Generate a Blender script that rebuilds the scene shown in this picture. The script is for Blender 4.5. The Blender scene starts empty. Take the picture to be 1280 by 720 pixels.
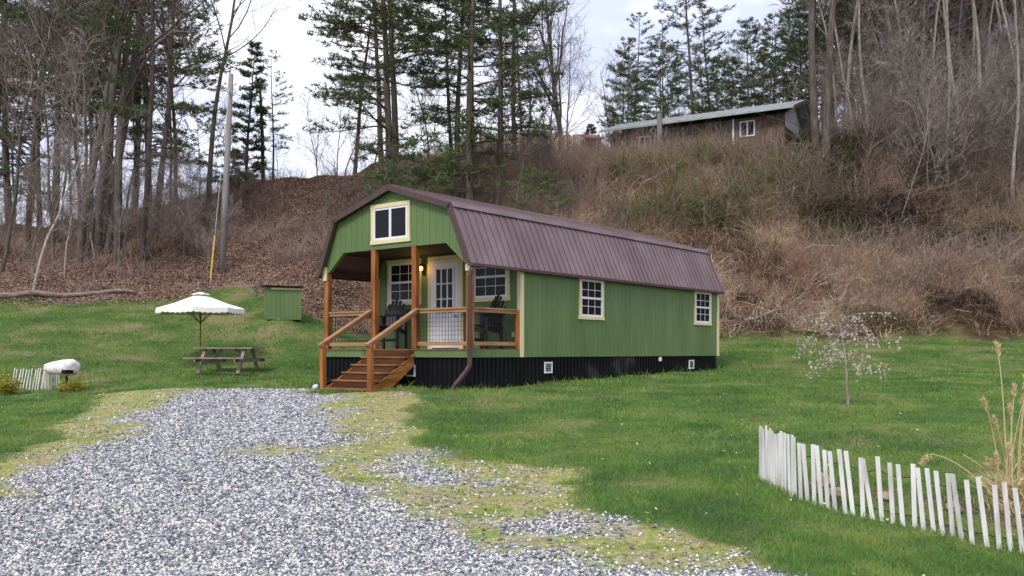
import bpy, math, random
import numpy as np
R = math.radians
sc = bpy.context.scene
col = sc.collection
rng = np.random.default_rng(7)
random.seed(11)

# ---------------------------------------------------------------- camera, world, sun
F = 1151.0; CX = 640.0; HY = 440.0; EYE = 1.65
cam = bpy.data.cameras.new("camera"); camo = bpy.data.objects.new("camera", cam)
col.objects.link(camo); camo.location = (0, 0, EYE); camo.rotation_euler = (R(90), 0, 0)
cam.sensor_width = 36; cam.lens = 36 * F / 1280; cam.shift_y = 80 / 1280
cam.clip_start = .1; cam.clip_end = 3000
sc.camera = camo
SUN_EL, SUN_AZ = 48, 205          # azimuth clockwise from +Y
w = bpy.data.worlds.new("World"); sc.world = w; w.use_nodes = True
nt = w.node_tree; nt.nodes.clear()
out = nt.nodes.new('ShaderNodeOutputWorld'); bg = nt.nodes.new('ShaderNodeBackground')
sky = nt.nodes.new('ShaderNodeTexSky'); sky.sky_type = 'NISHITA'; sky.sun_disc = False
sky.sun_elevation = R(SUN_EL); sky.sun_rotation = R(SUN_AZ); sky.air_density = 1.2; sky.dust_density = 1.5
tc = nt.nodes.new('ShaderNodeTexCoord')
mp = nt.nodes.new('ShaderNodeMapping'); mp.inputs['Scale'].default_value = (1, 1, 2.6)
nz = nt.nodes.new('ShaderNodeTexNoise'); nz.inputs['Scale'].default_value = 3.2; nz.inputs['Detail'].default_value = 7
nz.inputs['Roughness'].default_value = .55
rp = nt.nodes.new('ShaderNodeValToRGB')
rp.color_ramp.elements[0].position = .42; rp.color_ramp.elements[0].color = (5.8, 6.3, 8.2, 1)
rp.color_ramp.elements[1].position = .66; rp.color_ramp.elements[1].color = (11.5, 11.6, 12.4, 1)
mx = nt.nodes.new('ShaderNodeMix'); mx.data_type = 'RGBA'; mx.inputs[0].default_value = .94
nt.links.new(tc.outputs['Generated'], mp.inputs[0]); nt.links.new(mp.outputs[0], nz.inputs['Vector'])
nt.links.new(nz.outputs[0], rp.inputs[0]); nt.links.new(sky.outputs[0], mx.inputs[6]); nt.links.new(rp.outputs[0], mx.inputs[7])
nt.links.new(mx.outputs[2], bg.inputs[0]); nt.links.new(bg.outputs[0], out.inputs[0])
bg.inputs[1].default_value = .085
sl = bpy.data.lights.new("sun", 'SUN'); so = bpy.data.objects.new("sun", sl); col.objects.link(so)
sl.energy = 1.5; sl.angle = R(14); sl.color = (1, .96, .9)
az = R(SUN_AZ); el = R(SUN_EL)
from mathutils import Vector
so.rotation_euler = Vector((math.sin(az) * math.cos(el), math.cos(az) * math.cos(el), math.sin(el))).to_track_quat('Z', 'Y').to_euler()
so.location = (0, -20, 60)
sc.view_settings.view_transform = 'Standard'; sc.view_settings.look = 'None'; sc.view_settings.gamma = 1
sc.view_settings.exposure = 0.78
sc.view_settings.use_curve_mapping = False

# ---------------------------------------------------------------- materials
def newmat(name):
    m = bpy.data.materials.new(name); m.use_nodes = True
    n = m.node_tree; b = n.nodes['Principled BSDF']
    return m, n, b
def ramp(n, cols, pos=None, interp='LINEAR'):
    r = n.nodes.new('ShaderNodeValToRGB'); r.color_ramp.interpolation = interp
    k = len(cols); pos = pos or [i / (k - 1) for i in range(k)]
    e = r.color_ramp.elements
    while len(e) < k: e.new(.5)
    for i in range(k):
        e[i].position = pos[i]; e[i].color = (*cols[i], 1)
    return r
def noise(n, scale, stretch=(1, 1, 1), detail=5, rough=.6, coord='Object'):
    t = n.nodes.new('ShaderNodeTexCoord'); mp = n.nodes.new('ShaderNodeMapping'); mp.inputs['Scale'].default_value = stretch
    z = n.nodes.new('ShaderNodeTexNoise'); z.inputs['Scale'].default_value = scale; z.inputs['Detail'].default_value = detail
    z.inputs['Roughness'].default_value = rough
    n.links.new(t.outputs[coord], mp.inputs[0]); n.links.new(mp.outputs[0], z.inputs['Vector'])
    return z
def mixc(n, a, b, fac, mode='MIX'):
    m = n.nodes.new('ShaderNodeMix'); m.data_type = 'RGBA'; m.blend_type = mode
    for s, v in ((0, fac), (6, a), (7, b)):
        if hasattr(v, 'node'): n.links.new(v, m.inputs[s])
        elif s == 0: m.inputs[0].default_value = v
        else: m.inputs[s].default_value = (*v, 1)
    return m.outputs[2]
def pm(name, cols, scale=4, stretch=(1, 1, 1), rough=.7, bump=.15, metallic=0, spec=.3, island=0, pos=None, bs=None):
    m, n, b = newmat(name)
    z = noise(n, scale, stretch); r = ramp(n, cols, pos or [.3 + .4 * i / max(1, len(cols) - 1) for i in range(len(cols))])
    n.links.new(z.outputs[0], r.inputs[0]); c = r.outputs[0]
    if island:
        g = n.nodes.new('ShaderNodeNewGeometry'); rr = ramp(n, [(1 - island,) * 3, (1 + island,) * 3])
        n.links.new(g.outputs['Random Per Island'], rr.inputs[0]); c = mixc(n, c, rr.outputs[0], 1, 'MULTIPLY')
    n.links.new(c, b.inputs['Base Color'])
    b.inputs['Roughness'].default_value = rough; b.inputs['Metallic'].default_value = metallic
    b.inputs['Specular IOR Level'].default_value = spec
    if bump:
        z2 = noise(n, bs or scale * 3, stretch); bp = n.nodes.new('ShaderNodeBump'); bp.inputs['Strength'].default_value = bump
        bp.inputs['Distance'].default_value = .02
        n.links.new(z2.outputs[0], bp.inputs['Height']); n.links.new(bp.outputs[0], b.inputs['Normal'])
    return m
def island_mat(name, cols, rough=.85, pos_noise=None, trans=0, pscale=.6, amt=.6):
    """colour differs from blade to blade, and from patch to patch"""
    m, n, b = newmat(name)
    g = n.nodes.new('ShaderNodeNewGeometry'); r = ramp(n, cols); n.links.new(g.outputs['Random Per Island'], r.inputs[0])
    c = r.outputs[0]
    if pos_noise:
        z = noise(n, pscale, detail=4); r2 = ramp(n, pos_noise, [.36 + .3 * i / (len(pos_noise) - 1) for i in range(len(pos_noise))])
        n.links.new(z.outputs[0], r2.inputs[0]); c = mixc(n, c, r2.outputs[0], amt)
    n.links.new(c, b.inputs['Base Color']); b.inputs['Roughness'].default_value = rough
    b.inputs['Specular IOR Level'].default_value = .15
    if trans:
        t = n.nodes.new('ShaderNodeBsdfTranslucent'); n.links.new(c, t.inputs[0]); ms = n.nodes.new('ShaderNodeMixShader')
        ms.inputs[0].default_value = trans; o = n.nodes['Material Output']
        n.links.new(b.outputs[0], ms.inputs[1]); n.links.new(t.outputs[0], ms.inputs[2]); n.links.new(ms.outputs[0], o.inputs[0])
    return m
M = {}
M['green'] = pm('green_paint', [(.092, .148, .054), (.112, .176, .064), (.138, .205, .082)], 1.3, (1, 1, .35), .6, .08)
M['cream'] = pm('cream_paint', [(.62, .53, .30), (.72, .62, .38)], 3, rough=.6, bump=.05)
M['white'] = pm('white_paint', [(.66, .67, .70), (.78, .78, .80)], 3, rough=.5, bump=.03)
M['roof'] = pm('maroon_metal', [(.135, .088, .090), (.175, .115, .118), (.23, .16, .165)], .9, (1, 1, .6), .36, .04, .35, .5)
M['trim'] = pm('dark_maroon_metal', [(.075, .042, .04), (.10, .058, .056)], 3, rough=.45, bump=.03, metallic=.2)
M['black'] = pm('black_metal', [(.003, .003, .004), (.009, .009, .010), (.09, .085, .085)], 1.1, (1, 1, .8), .55, .06, 0, .15, pos=[.3, .58, .78])
M['wood_v'] = pm('stained_timber_upright', [(.115, .034, .008), (.27, .095, .022), (.40, .17, .05)], 9, (1, 1, .12), .6, .2)
M['wood_h'] = pm('stained_timber_rail', [(.14, .045, .012), (.30, .115, .03), (.42, .19, .065)], 7, (.25, .25, 1.5), .6, .2)
M['rail'] = pm('weathered_rail', [(.24, .12, .055), (.42, .24, .12)], 7, (.25, .25, 1.5), .65, .2)
M['deck'] = pm('deck_board', [(.13, .06, .03), (.22, .11, .06)], 6, (1, .2, 1), .7, .2)
M['riser'] = pm('stair_riser', [(.045, .016, .006), (.12, .042, .014)], 6, (.2, 1, 1), .7, .2)
M['tread'] = pm('stair_board', [(.14, .05, .016), (.30, .13, .045)], 6, (.2, 1, 1), .65, .2)
M['greywood'] = pm('grey_weathered_wood', [(.17, .13, .10), (.30, .25, .21)], 9, (.3, 1, 1), .85, .3, island=.15)
M['wire'] = pm('dark_wire', [(.03, .03, .03), (.05, .05, .05)], 3, rough=.5, bump=0, metallic=.6)
M['chair'] = pm('black_plastic', [(.010, .010, .011), (.02, .02, .022)], 5, rough=.4, bump=.05)
M['ceil'] = pm('dark_ceiling_board', [(.03, .022, .014), (.06, .045, .03)], 4, (1, .2, 1), .8, .1)
M['canvas'] = pm('white_canvas', [(.74, .72, .68), (.86, .84, .80)], 3, rough=.8, bump=.08)
M['pole'] = pm('varnished_pole', [(.16, .08, .03), (.26, .14, .06)], 5, (1, 1, .2), .5, .05)
M['util'] = pm('grey_utility_pole', [(.15, .13, .125), (.30, .27, .26)], 3, (4, 4, .2), .9, .25)
M['yellow'] = pm('yellow_plastic', [(.55, .33, .05), (.68, .44, .09)], 3, rough=.5, bump=0)
M['picket'] = pm('whitewashed_picket', [(.38, .35, .31), (.62, .60, .57), (.76, .75, .73)], 5, (1, 1, .3), .75, .15, island=.12)
M['steel'] = pm('thin_steel', [(.35, .35, .35), (.5, .5, .5)], 3, rough=.4, bump=0, metallic=.8)
M['rock'] = pm('tan_rock', [(.20, .155, .11), (.36, .29, .22)], 6, rough=.9, bump=.5)
M['log'] = pm('weathered_log', [(.10, .075, .06), (.30, .25, .21)], 4, (.3, 3, 3), .9, .4)
M['oldwood'] = pm('old_brown_boards', [(.07, .045, .037), (.14, .092, .075), (.21, .155, .13)], 3, (3, 3, .4), .9, .3)
M['tinroof'] = pm('pale_green_tin', [(.26, .29, .275), (.41, .44, .42)], 1.3, (1, 3, 1), .5, .1, .3)
M['rusttin'] = pm('rusty_tin', [(.20, .07, .055), (.30, .13, .11)], 2, rough=.8, bump=.1)
M['fenceboard'] = pm('tan_fence_board', [(.24, .14, .075), (.42, .28, .16)], 2, (4, 4, .3), .9, .3, island=.3)
M['barkdark'] = pm('dark_pine_bark', [(.040, .030, .024), (.095, .073, .058), (.14, .115, .095)], 3, (3, 3, .5), .95, .5)
M['barkgrey'] = pm('grey_brown_bark', [(.050, .039, .032), (.11, .088, .073), (.17, .142, .122)], 3, (3, 3, .5), .95, .4)
M['barkpale'] = pm('pale_grey_bark', [(.16, .13, .11), (.30, .26, .23), (.40, .36, .32)], 4, (3, 3, .8), .95, .3)
M['twig'] = pm('twig_bark', [(.13, .098, .085), (.24, .195, .17)], 2, rough=.95, bump=0, island=.3)
M['twigpale'] = pm('pale_twig_bark', [(.18, .145, .13), (.31, .26, .235)], 2, rough=.95, bump=0, island=.3)
M['needle'] = island_mat('pine_needle', [(.06, .085, .036), (.11, .14, .06), (.17, .20, .09)], .8, [(.06, .085, .036), (.12, .14, .06)], .35, .5, .4)
M['needlelight'] = island_mat('young_pine_needle', [(.08, .12, .05), (.13, .18, .075), (.19, .24, .10)], .8, None, .2)
M['needlebronze'] = island_mat('bronze_needle', [(.07, .05, .022), (.11, .07, .032), (.085, .085, .04)], .8, None, .15)
M['grass'] = island_mat('lawn_blade', [(.06, .15, .04), (.115, .235, .05), (.19, .31, .07), (.38, .40, .18)], .7,
                        [(.050, .135, .042), (.14, .275, .058), (.34, .40, .11)], .35, .9, .6)
M['verge'] = island_mat('verge_blade', [(.16, .23, .06), (.25, .29, .09), (.34, .31, .15), (.11, .19, .05)], .8, None, .25)
M['tan'] = island_mat('dry_brush_stem', [(.32, .19, .125), (.56, .39, .27), (.80, .65, .49), (.46, .29, .20), (.38, .25, .19)], .9,
                      [(.26, .155, .105), (.58, .40, .29), (.86, .72, .57)], .42, .33, .5)
M['thicket'] = island_mat('thicket_twig', [(.15, .10, .08), (.36, .27, .21), (.66, .55, .47), (.28, .19, .15)], .9,
                          [(.17, .12, .095), (.58, .46, .38)], .4, .3, .4)
M['greenbrush'] = island_mat('green_brush_leaf', [(.10, .125, .045), (.19, .21, .08), (.27, .25, .12), (.15, .115, .07)], .9, None, .35)
M['litter'] = island_mat('fallen_leaf', [(.15, .092, .068), (.28, .17, .125), (.38, .26, .205), (.21, .145, .11), (.46, .36, .30)], .9)
M['stone'] = None
m, n, b = newmat('gravel_stone')
g = n.nodes.new('ShaderNodeNewGeometry')
r = ramp(n, [(.045, .05, .06), (.12, .126, .145), (.225, .233, .255), (.365, .37, .385), (.58, .57, .57), (.68, .60, .51), (.88, .87, .86)],
         [0, .2, .4, .58, .74, .84, 1])
n.links.new(g.outputs['Random Per Island'], r.inputs[0]); zz = noise(n, 25)
c = mixc(n, r.outputs[0], (.25, .25, .27), .12); n.links.new(c, b.inputs['Base Color']); b.inputs['Roughness'].default_value = .85
M['stone'] = m
m, n, b = newmat('window_glass'); b.inputs['Base Color'].default_value = (.012, .013, .016, 1); b.inputs['Roughness'].default_value = .15; b.inputs['Specular IOR Level'].default_value = .14
zz = noise(n, 1.5); bp = n.nodes.new('ShaderNodeBump'); bp.inputs['Strength'].default_value = .03; n.links.new(zz.outputs[0], bp.inputs['Height']); n.links.new(bp.outputs[0], b.inputs['Normal'])
M['glass'] = m
m, n, b = newmat('lit_bulb'); b.inputs['Emission Color'].default_value = (1, .36, .06, 1); b.inputs['Emission Strength'].default_value = 4
M['bulb'] = m
M['blossom'] = island_mat('blossom', [(.70, .56, .50), (.80, .72, .62), (.58, .46, .34), (.86, .82, .76)], .8, None, .3)
M['yellowshrub'] = island_mat('yellow_shrub_leaf', [(.24, .22, .02), (.40, .33, .03), (.16, .17, .03), (.5, .42, .06)], .8, None, .25)
M['straw'] = island_mat('straw', [(.48, .38, .19), (.72, .60, .36), (.60, .47, .27)], .8, None, .2)
M['cover'] = pm('pale_cover', [(.48, .30, .25), (.76, .72, .70), (.84, .83, .82)], 3.5, rough=.5, bump=.2, pos=[.34, .46, .7])

# ---------------------------------------------------------------- mesh helpers
class MB:
    def __init__(s): s.v = []; s.f = []
    def add(s, vs, fs):
        o = len(s.v); s.v += [tuple(p) for p in vs]; s.f += [tuple(i + o for i in f) for f in fs]; return s
    def box(s, x0, y0, z0, x1, y1, z1):
        return s.add([(x0, y0, z0), (x1, y0, z0), (x1, y1, z0), (x0, y1, z0), (x0, y0, z1), (x1, y0, z1), (x1, y1, z1), (x0, y1, z1)],
                     [(3, 2, 1, 0), (4, 5, 6, 7), (0, 1, 5, 4), (1, 2, 6, 5), (2, 3, 7, 6), (3, 0, 4, 7)])
    def bar(s, p, q, wd, ht, up=(0, 0, 1)):
        p = Vector(p); q = Vector(q); d = (q - p).normalized(); up = Vector(up)
        sd = d.cross(up)
        if sd.length < 1e-4: sd = d.cross(Vector((0, 1, 0)))
        sd.normalize(); u = sd.cross(d).normalized()
        a = sd * wd / 2; c = u * ht / 2
        vs = [p - a - c, p + a - c, p + a + c, p - a + c, q - a - c, q + a - c, q + a + c, q - a + c]
        return s.add(vs, [(3, 2, 1, 0), (4, 5, 6, 7), (0, 1, 5, 4), (1, 2, 6, 5), (2, 3, 7, 6), (3, 0, 4, 7)])
    def prism_y(s, poly, y0, y1):         # poly of (x, z)
        k = len(poly); vs = [(x, y0, z) for x, z in poly] + [(x, y1, z) for x, z in poly]
        fs = [tuple(range(k)), tuple(range(2 * k - 1, k - 1, -1))] + [(i, i + k, (i + 1) % k + k, (i + 1) % k) for i in range(k)]
        return s.add(vs, fs)
    def prism_x(s, poly, x0, x1):         # poly of (y, z)
        k = len(poly); vs = [(x0, y, z) for y, z in poly] + [(x1, y, z) for y, z in poly]
        fs = [tuple(range(k)), tuple(range(2 * k - 1, k - 1, -1))] + [(i, (i + 1) % k, (i + 1) % k + k, i + k) for i in range(k)]
        return s.add(vs, fs)
    def tube(s, pts, rad, n=8, cap=True):
        pts = [Vector(p) for p in pts]; k = len(pts)
        if not hasattr(rad, '__len__'): rad = [rad] * k
        o = len(s.v); pu = None
        for i, p in enumerate(pts):
            d = (pts[min(i + 1, k - 1)] - pts[max(i - 1, 0)]).normalized()
            if pu is None: pu = d.orthogonal().normalized()
            u = pu - d * pu.dot(d)
            if u.length < 1e-3: u = d.orthogonal()
            u.normalize(); pu = u; v = d.cross(u)
            for j in range(n):
                a = 2 * math.pi * j / n; s.v.append(tuple(p + (u * math.cos(a) + v * math.sin(a)) * rad[i]))
        for i in range(k - 1):
            for j in range(n):
                a = o + i * n + j; b_ = o + i * n + (j + 1) % n; s.f.append((a, b_, b_ + n, a + n))
        if cap:
            s.f.append(tuple(o + j for j in range(n - 1, -1, -1))); s.f.append(tuple(o + (k - 1) * n + j for j in range(n)))
        return s
    def lathe(s, prof, n=16, c=(0, 0, 0)):
        o = len(s.v)
        for r_, z in prof:
            for j in range(n):
                a = 2 * math.pi * j / n; s.v.append((c[0] + r_ * math.cos(a), c[1] + r_ * math.sin(a), c[2] + z))
        for i in range(len(prof) - 1):
            for j in range(n):
                a = o + i * n + j; b_ = o + i * n + (j + 1) % n; s.f.append((a, b_, b_ + n, a + n))
        return s
    def build(s, name, m, parent=None, zoff=0, smooth=False, bevel=0):
        me = bpy.data.meshes.new(name)
        me.from_pydata([(x, y, z - zoff) for x, y, z in s.v] if zoff else s.v, [], s.f); me.update()
        return finish(me, name, m, parent, smooth, bevel)
def finish(me, name, m, parent=None, smooth=False, bevel=0):
    if isinstance(m, str): m = M[m]
    me.materials.append(m)
    if smooth: me.polygons.foreach_set('use_smooth', [True] * len(me.polygons))
    o = bpy.data.objects.new(name, me); col.objects.link(o)
    if parent: o.parent = parent
    if bevel:
        md = o.modifiers.new('bevel', 'BEVEL'); md.width = bevel; md.segments = 1; md.limit_method = 'ANGLE'
    return o
def np_mesh(name, V, Fc, m, parent=None, smooth=False):
    """V (n,3) and Fc (k,3 or 4) numpy arrays"""
    me = bpy.data.meshes.new(name); k = Fc.shape[1]
    me.vertices.add(len(V)); me.vertices.foreach_set('co', V.astype(np.float32).ravel())
    me.loops.add(Fc.size); me.loops.foreach_set('vertex_index', Fc.astype(np.int32).ravel())
    me.polygons.add(len(Fc)); me.polygons.foreach_set('loop_start', np.arange(0, Fc.size, k, dtype=np.int32))
    me.update(calc_edges=True)
    return finish(me, name, m, parent, smooth)
def tag(o, label=None, cat=None, group=None, kind=None):
    if label: o['label'] = label
    if cat: o['category'] = cat
    if group: o['group'] = group
    if kind: o['kind'] = kind
    return o
def empty(name, loc, rz=0, rx=0):
    o = bpy.data.objects.new(name, None); col.objects.link(o); o.location = loc; o.rotation_euler = (rx, 0, rz); o.empty_display_size = .3
    return o
def copy_tree(o, parent=None):
    c = o.copy(); col.objects.link(c)
    if parent: c.parent = parent
    for ch in [k for k in bpy.data.objects if k.parent == o] if False else KIDS.get(o.name, []):
        copy_tree(ch, c)
    return c
KIDS = {}
def ribbons(P, W, side):
    """P (n,s,3) paths, W (n,s) half widths, side (n,3) -> verts, quads"""
    n_, s_, _ = P.shape
    L = P - side[:, None, :] * W[..., None]; Rr = P + side[:, None, :] * W[..., None]
    V = np.stack([L, Rr], 2).reshape(-1, 3)
    base = (np.arange(n_)[:, None] * s_ + np.arange(s_ - 1)[None]) * 2
    Fq = np.stack([base, base + 1, base + 3, base + 2], -1).reshape(-1, 4)
    return V, Fq

# ---------------------------------------------------------------- terrain
def vnoise(x, y, s, seed=0):
    x = np.asarray(x, float) / s; y = np.asarray(y, float) / s
    xi = np.floor(x).astype(np.int64); yi = np.floor(y).astype(np.int64); fx = x - xi; fy = y - yi
    fx = fx * fx * (3 - 2 * fx); fy = fy * fy * (3 - 2 * fy)
    def hsh(a, b_):
        h_ = (a * 374761393 + b_ * 668265263 + seed * 1442695) & 0x7fffffff
        h_ = ((h_ ^ (h_ >> 13)) * 1274126177) & 0x7fffffff
        return ((h_ ^ (h_ >> 16)) & 0xffff) / 65535.0
    return (hsh(xi, yi) * (1 - fx) + hsh(xi + 1, yi) * fx) * (1 - fy) + (hsh(xi, yi + 1) * (1 - fx) + hsh(xi + 1, yi + 1) * fx) * fy
COLS = np.array([-150, 50, 215, 300, 350, 450, 600, 740, 850, 1000, 1120, 1280, 1430.])
PROF = [  # z at Z=7,10,15,20,25,30 | toe | mid | crest | z at 90
    ([0, .12, .35, .5, .68, 1.7], (38, 3.7), (50, 7.3), (60, 10.6), 9.),
    ([0, .12, .35, .5, .68, 1.7], (38, 3.63), (50, 7.1), (60, 10.4), 8.5),
    ([0, .15, .45, .72, .86, 1.3], (38, 3.8), (45, 6.0), (60, 11.5), 9.),
    ([0, .15, .45, .74, .87, 1.35], (41.5, 4.9), (47, 6.8), (59, 11.8), 9.5),
    ([0, .15, .45, .75, .88, 1.4], (36, 3.45), (42, 5.0), (58, 12.), 10.),
    ([0, .15, .45, .78, .90, 1.1], (36, 2.2), (44, 6.5), (58, 12.8), 11.),
    ([0, .15, .45, .80, .92, 1.1], (36, 2.0), (46, 8.0), (57, 13.6), 12.5),
    ([0, .20, .50, .80, .95, 1.1], (37, 2.0), (47, 8.8), (57, 13.7), 13.),
    ([0, .22, .50, .78, .95, 1.1], (38, 2.1), (46, 8.0), (53.5, 12.9), 13.2),
    ([0, .25, .50, .76, .90, 1.05], (38, 2.15), (45, 7.5), (50, 12.4), 17.),
    ([-.05, .12, .47, .74, .90, 1.05], (38, 2.15), (45, 7.5), (51, 12.8), 27.),
    ([-.17, .05, .45, .72, .90, 1.05], (38, 2.15), (45, 7.5), (52, 13.5), 31.),
    ([-.17, .05, .45, .72, .90, 1.05], (38, 2.2), (45, 7.5), (52, 13.5), 32.)]
KZ = np.array([[-600, 0, 7, 10, 15, 20, 25, 30, p[1][0], p[2][0], p[3][0], 90, 700.] for p in PROF])
Kz = np.array([[0, 0] + p[0] + [p[1][1], p[2][1], p[3][1], p[4], p[4]] for p in PROF])
def toe(x, y):
    px = np.clip(CX + F * np.asarray(x) / np.maximum(y, 3), -150, 1430)
    return np.interp(px, COLS, KZ[:, 8]), np.interp(px, COLS, KZ[:, 10])
def h(x, y):
    x = np.atleast_1d(np.asarray(x, float)); y = np.atleast_1d(np.asarray(y, float))
    px = np.clip(CX + F * x / np.maximum(y, 5), -150, 1430)
    a = np.stack([np.interp(px, COLS, KZ[:, k]) for k in range(KZ.shape[1])], -1)
    b_ = np.stack([np.interp(px, COLS, Kz[:, k]) for k in range(KZ.shape[1])], -1)
    z = np.zeros_like(x)
    for k in range(KZ.shape[1] - 1):
        t = np.clip((y - a[..., k]) / np.maximum(a[..., k + 1] - a[..., k], 1e-6), 0, 1)
        sel = (y >= a[..., k]) & (y < a[..., k + 1] + 1e-9)
        z = np.where(sel, b_[..., k] + (b_[..., k + 1] - b_[..., k]) * t, z)
    t_ = a[..., 8]
    bank = np.clip((y - t_) / 3, 0, 1) * np.clip((100 - y) / 20, 0, 1)
    z = z + bank * ((vnoise(x, y, 5, 3) - .5) * 1.7 + (vnoise(x, y, 1.7, 5) - .5) * .9)
    z = z + (vnoise(x, y, 1.3, 9) - .5) * .05 * np.clip((y - 6) / 4, 0, 1)
    return z
def hz(x, y): return float(h(x, y)[0])
def at(px, Z): x = (px - CX) / F * Z; return x, Z, hz(x, Z)
def ground_px(px, py):
    Zs = np.linspace(4.5, 58, 2200); x = (px - CX) / F * Zs; yp = HY - (h(x, Zs) - EYE) * F / Zs
    i = int(np.argmax(yp <= py)); return float(x[i]), float(Zs[i])
def poly_sd(P, x, y):
    """signed distance, negative inside"""
    P = np.array(P); d = np.full(x.shape, 1e9); ins = np.zeros(x.shape, bool)
    for i in range(len(P)):
        a = P[i]; b_ = P[(i + 1) % len(P)]; e = b_ - a
        t = np.clip(((x - a[0]) * e[0] + (y - a[1]) * e[1]) / (e @ e + 1e-12), 0, 1)
        d = np.minimum(d, np.hypot(x - a[0] - t * e[0], y - a[1] - t * e[1]))
        c1 = (a[1] > y) != (b_[1] > y)
        xi = a[0] + (y - a[1]) / (b_[1] - a[1] + 1e-12) * e[0]
        ins ^= c1 & (x < xi)
    return np.where(ins, -d, d)
G1 = [ground_px(*p) for p in [(-420, 790), (-150, 690), (0, 618), (90, 572), (150, 545), (190, 520), (200, 500), (215, 489), (300, 486), (385, 487), (430, 499),
      (412, 515), (440, 540), (455, 553), (350, 562), (430, 575), (405, 592), (470, 612), (500, 640), (530, 668), (600, 690), (800, 702), (1000, 722), (1150, 770)]]
G2 = [ground_px(*p) for p in [(440, 570), (540, 572), (560, 590), (585, 605), (520, 608), (445, 585)]]
G3 = [ground_px(*p) for p in [(640, 655), (730, 640), (760, 652), (700, 668)]]
G1 += [(12, 1), (-12, 1)]
VG = [ground_px(*p) for p in [(-420, 690), (-150, 612), (0, 577), (60, 548), (105, 512), (120, 494), (215, 486), (400, 483), (400, 492), (505, 490), (505, 515),
      (530, 550), (625, 580), (690, 592), (715, 635), (800, 660), (900, 685), (1010, 712), (1200, 760)]] + [(14, 1), (-14, 1)]
def gravel(x, y):
    wob = (vnoise(x, y, .9, 21) - .5) * 1.0 + (vnoise(x, y, .25, 22) - .5) * .6
    d = np.minimum(np.minimum(poly_sd(G1, x, y), poly_sd(G2, x, y)), poly_sd(G3, x, y)) + wob
    return np.clip(.5 - d / .6, 0, 1)
def verge(x, y):
    wob = (vnoise(x, y, 1.1, 31) - .5) * .8 + (vnoise(x, y, .3, 32) - .5) * .3
    return np.clip(.5 - (poly_sd(VG, x, y) + wob) / .25, 0, 1)
# bed inside the right picket fence
fence_px = [(950, 599), (962, 607), (1000, 625), (1050, 641), (1100, 651), (1160, 664), (1210, 680), (1290, 694), (1360, 704)]
FENCE = [ground_px(*p) for p in fence_px]
BED = FENCE + [(9.5, 8.2), (9.2, 9.6), (6.8, 9.9), (4.6, 10.2), (3.2, 10.4)]
def bed(x, y):
    wob = (vnoise(x, y, .6, 41) - .5) * .5
    return np.clip(.5 - (poly_sd(BED, x, y) + .1 + wob) / .3, 0, 1) * np.clip((x - 3.6 + (vnoise(x, y, .5, 43) - .5) * 2.4) / .9, 0, 1) * (vnoise(x, y, .4, 44) * .5 + .5)

def axis(*segs):
    out_ = []
    for a, b_, s in segs: out_ += list(np.arange(a, b_, s))
    return np.array(out_ + [segs[-1][1]])
xs = axis((-600, -80, 40), (-80, -45, 3), (-45, -10, .5), (-10, 11, .13), (11, 55, .5), (55, 85, 3), (85, 605, 40))
ys = axis((-300, -20, 40), (-20, 4, 2), (4, 27, .13), (27, 64, .45), (64, 100, 2), (100, 700, 40))
X, Y = np.meshgrid(xs, ys); xf = X.ravel(); yf = Y.ravel(); zf = h(xf, yf)
nx = len(xs); ny = len(ys); i0 = (np.arange(ny - 1)[:, None] * nx + np.arange(nx - 1)[None]).ravel()
Fq = np.stack([i0, i0 + 1, i0 + nx + 1, i0 + nx], -1)
tY, cY = toe(xf, yf)
a_bank = np.clip((yf - tY + (vnoise(xf, yf, 2, 51) - .5) * 2.2) / .8 + .3, 0, 1)
a_rust = np.clip((440 - (CX + F * xf / np.maximum(yf, 3))) / 120, 0, 1)
m, n, b = newmat('ground_surface')
def attr(nm):
    a = n.nodes.new('ShaderNodeAttribute'); a.attribute_name = nm; return a.outputs['Fac']
z1 = noise(n, .55, detail=6); r1 = ramp(n, [(.04, .085, .024), (.085, .13, .035), (.20, .17, .09)], [.35, .5, .66]); n.links.new(z1.outputs[0], r1.inputs[0])
z1b = noise(n, 14, detail=6); r1b = ramp(n, [(.6, .6, .6), (1.35, 1.3, 1.2)], [.3, .7]); n.links.new(z1b.outputs[0], r1b.inputs[0])
cl = mixc(n, r1.outputs[0], r1b.outputs[0], 1, 'MULTIPLY')
z2 = noise(n, 2.2, detail=8, rough=.7); r2 = ramp(n, [(.13, .19, .045), (.22, .26, .07), (.32, .29, .13), (.28, .24, .17), (.16, .20, .06)], [.33, .43, .52, .6, .7]); n.links.new(z2.outputs[0], r2.inputs[0])
cv = mixc(n, r2.outputs[0], r1b.outputs[0], 1, 'MULTIPLY')
vo = n.nodes.new('ShaderNodeTexVoronoi'); vo.inputs['Scale'].default_value = 26
tcn = n.nodes.new('ShaderNodeTexCoord'); n.links.new(tcn.outputs['Object'], vo.inputs['Vector'])
sx = n.nodes.new('ShaderNodeSeparateColor'); n.links.new(vo.outputs['Color'], sx.inputs[0])
r3 = ramp(n, [(.05, .055, .07), (.14, .15, .19), (.24, .25, .29), (.45, .45, .46), (.66, .65, .64)], [0, .25, .5, .78, 1]); n.links.new(sx.outputs[0], r3.inputs[0])
z4 = noise(n, 1.4, detail=9, rough=.72); r4 = ramp(n, [(.035, .022, .015), (.085, .052, .034), (.19, .12, .08)], [.35, .5, .65]); n.links.new(z4.outputs[0], r4.inputs[0])
r5 = ramp(n, [(.11, .068, .05), (.24, .145, .105), (.34, .24, .18)], [.35, .5, .65]); n.links.new(z4.outputs[0], r5.inputs[0])
cb = mixc(n, r4.outputs[0], r5.outputs[0], attr('rust'))
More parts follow.
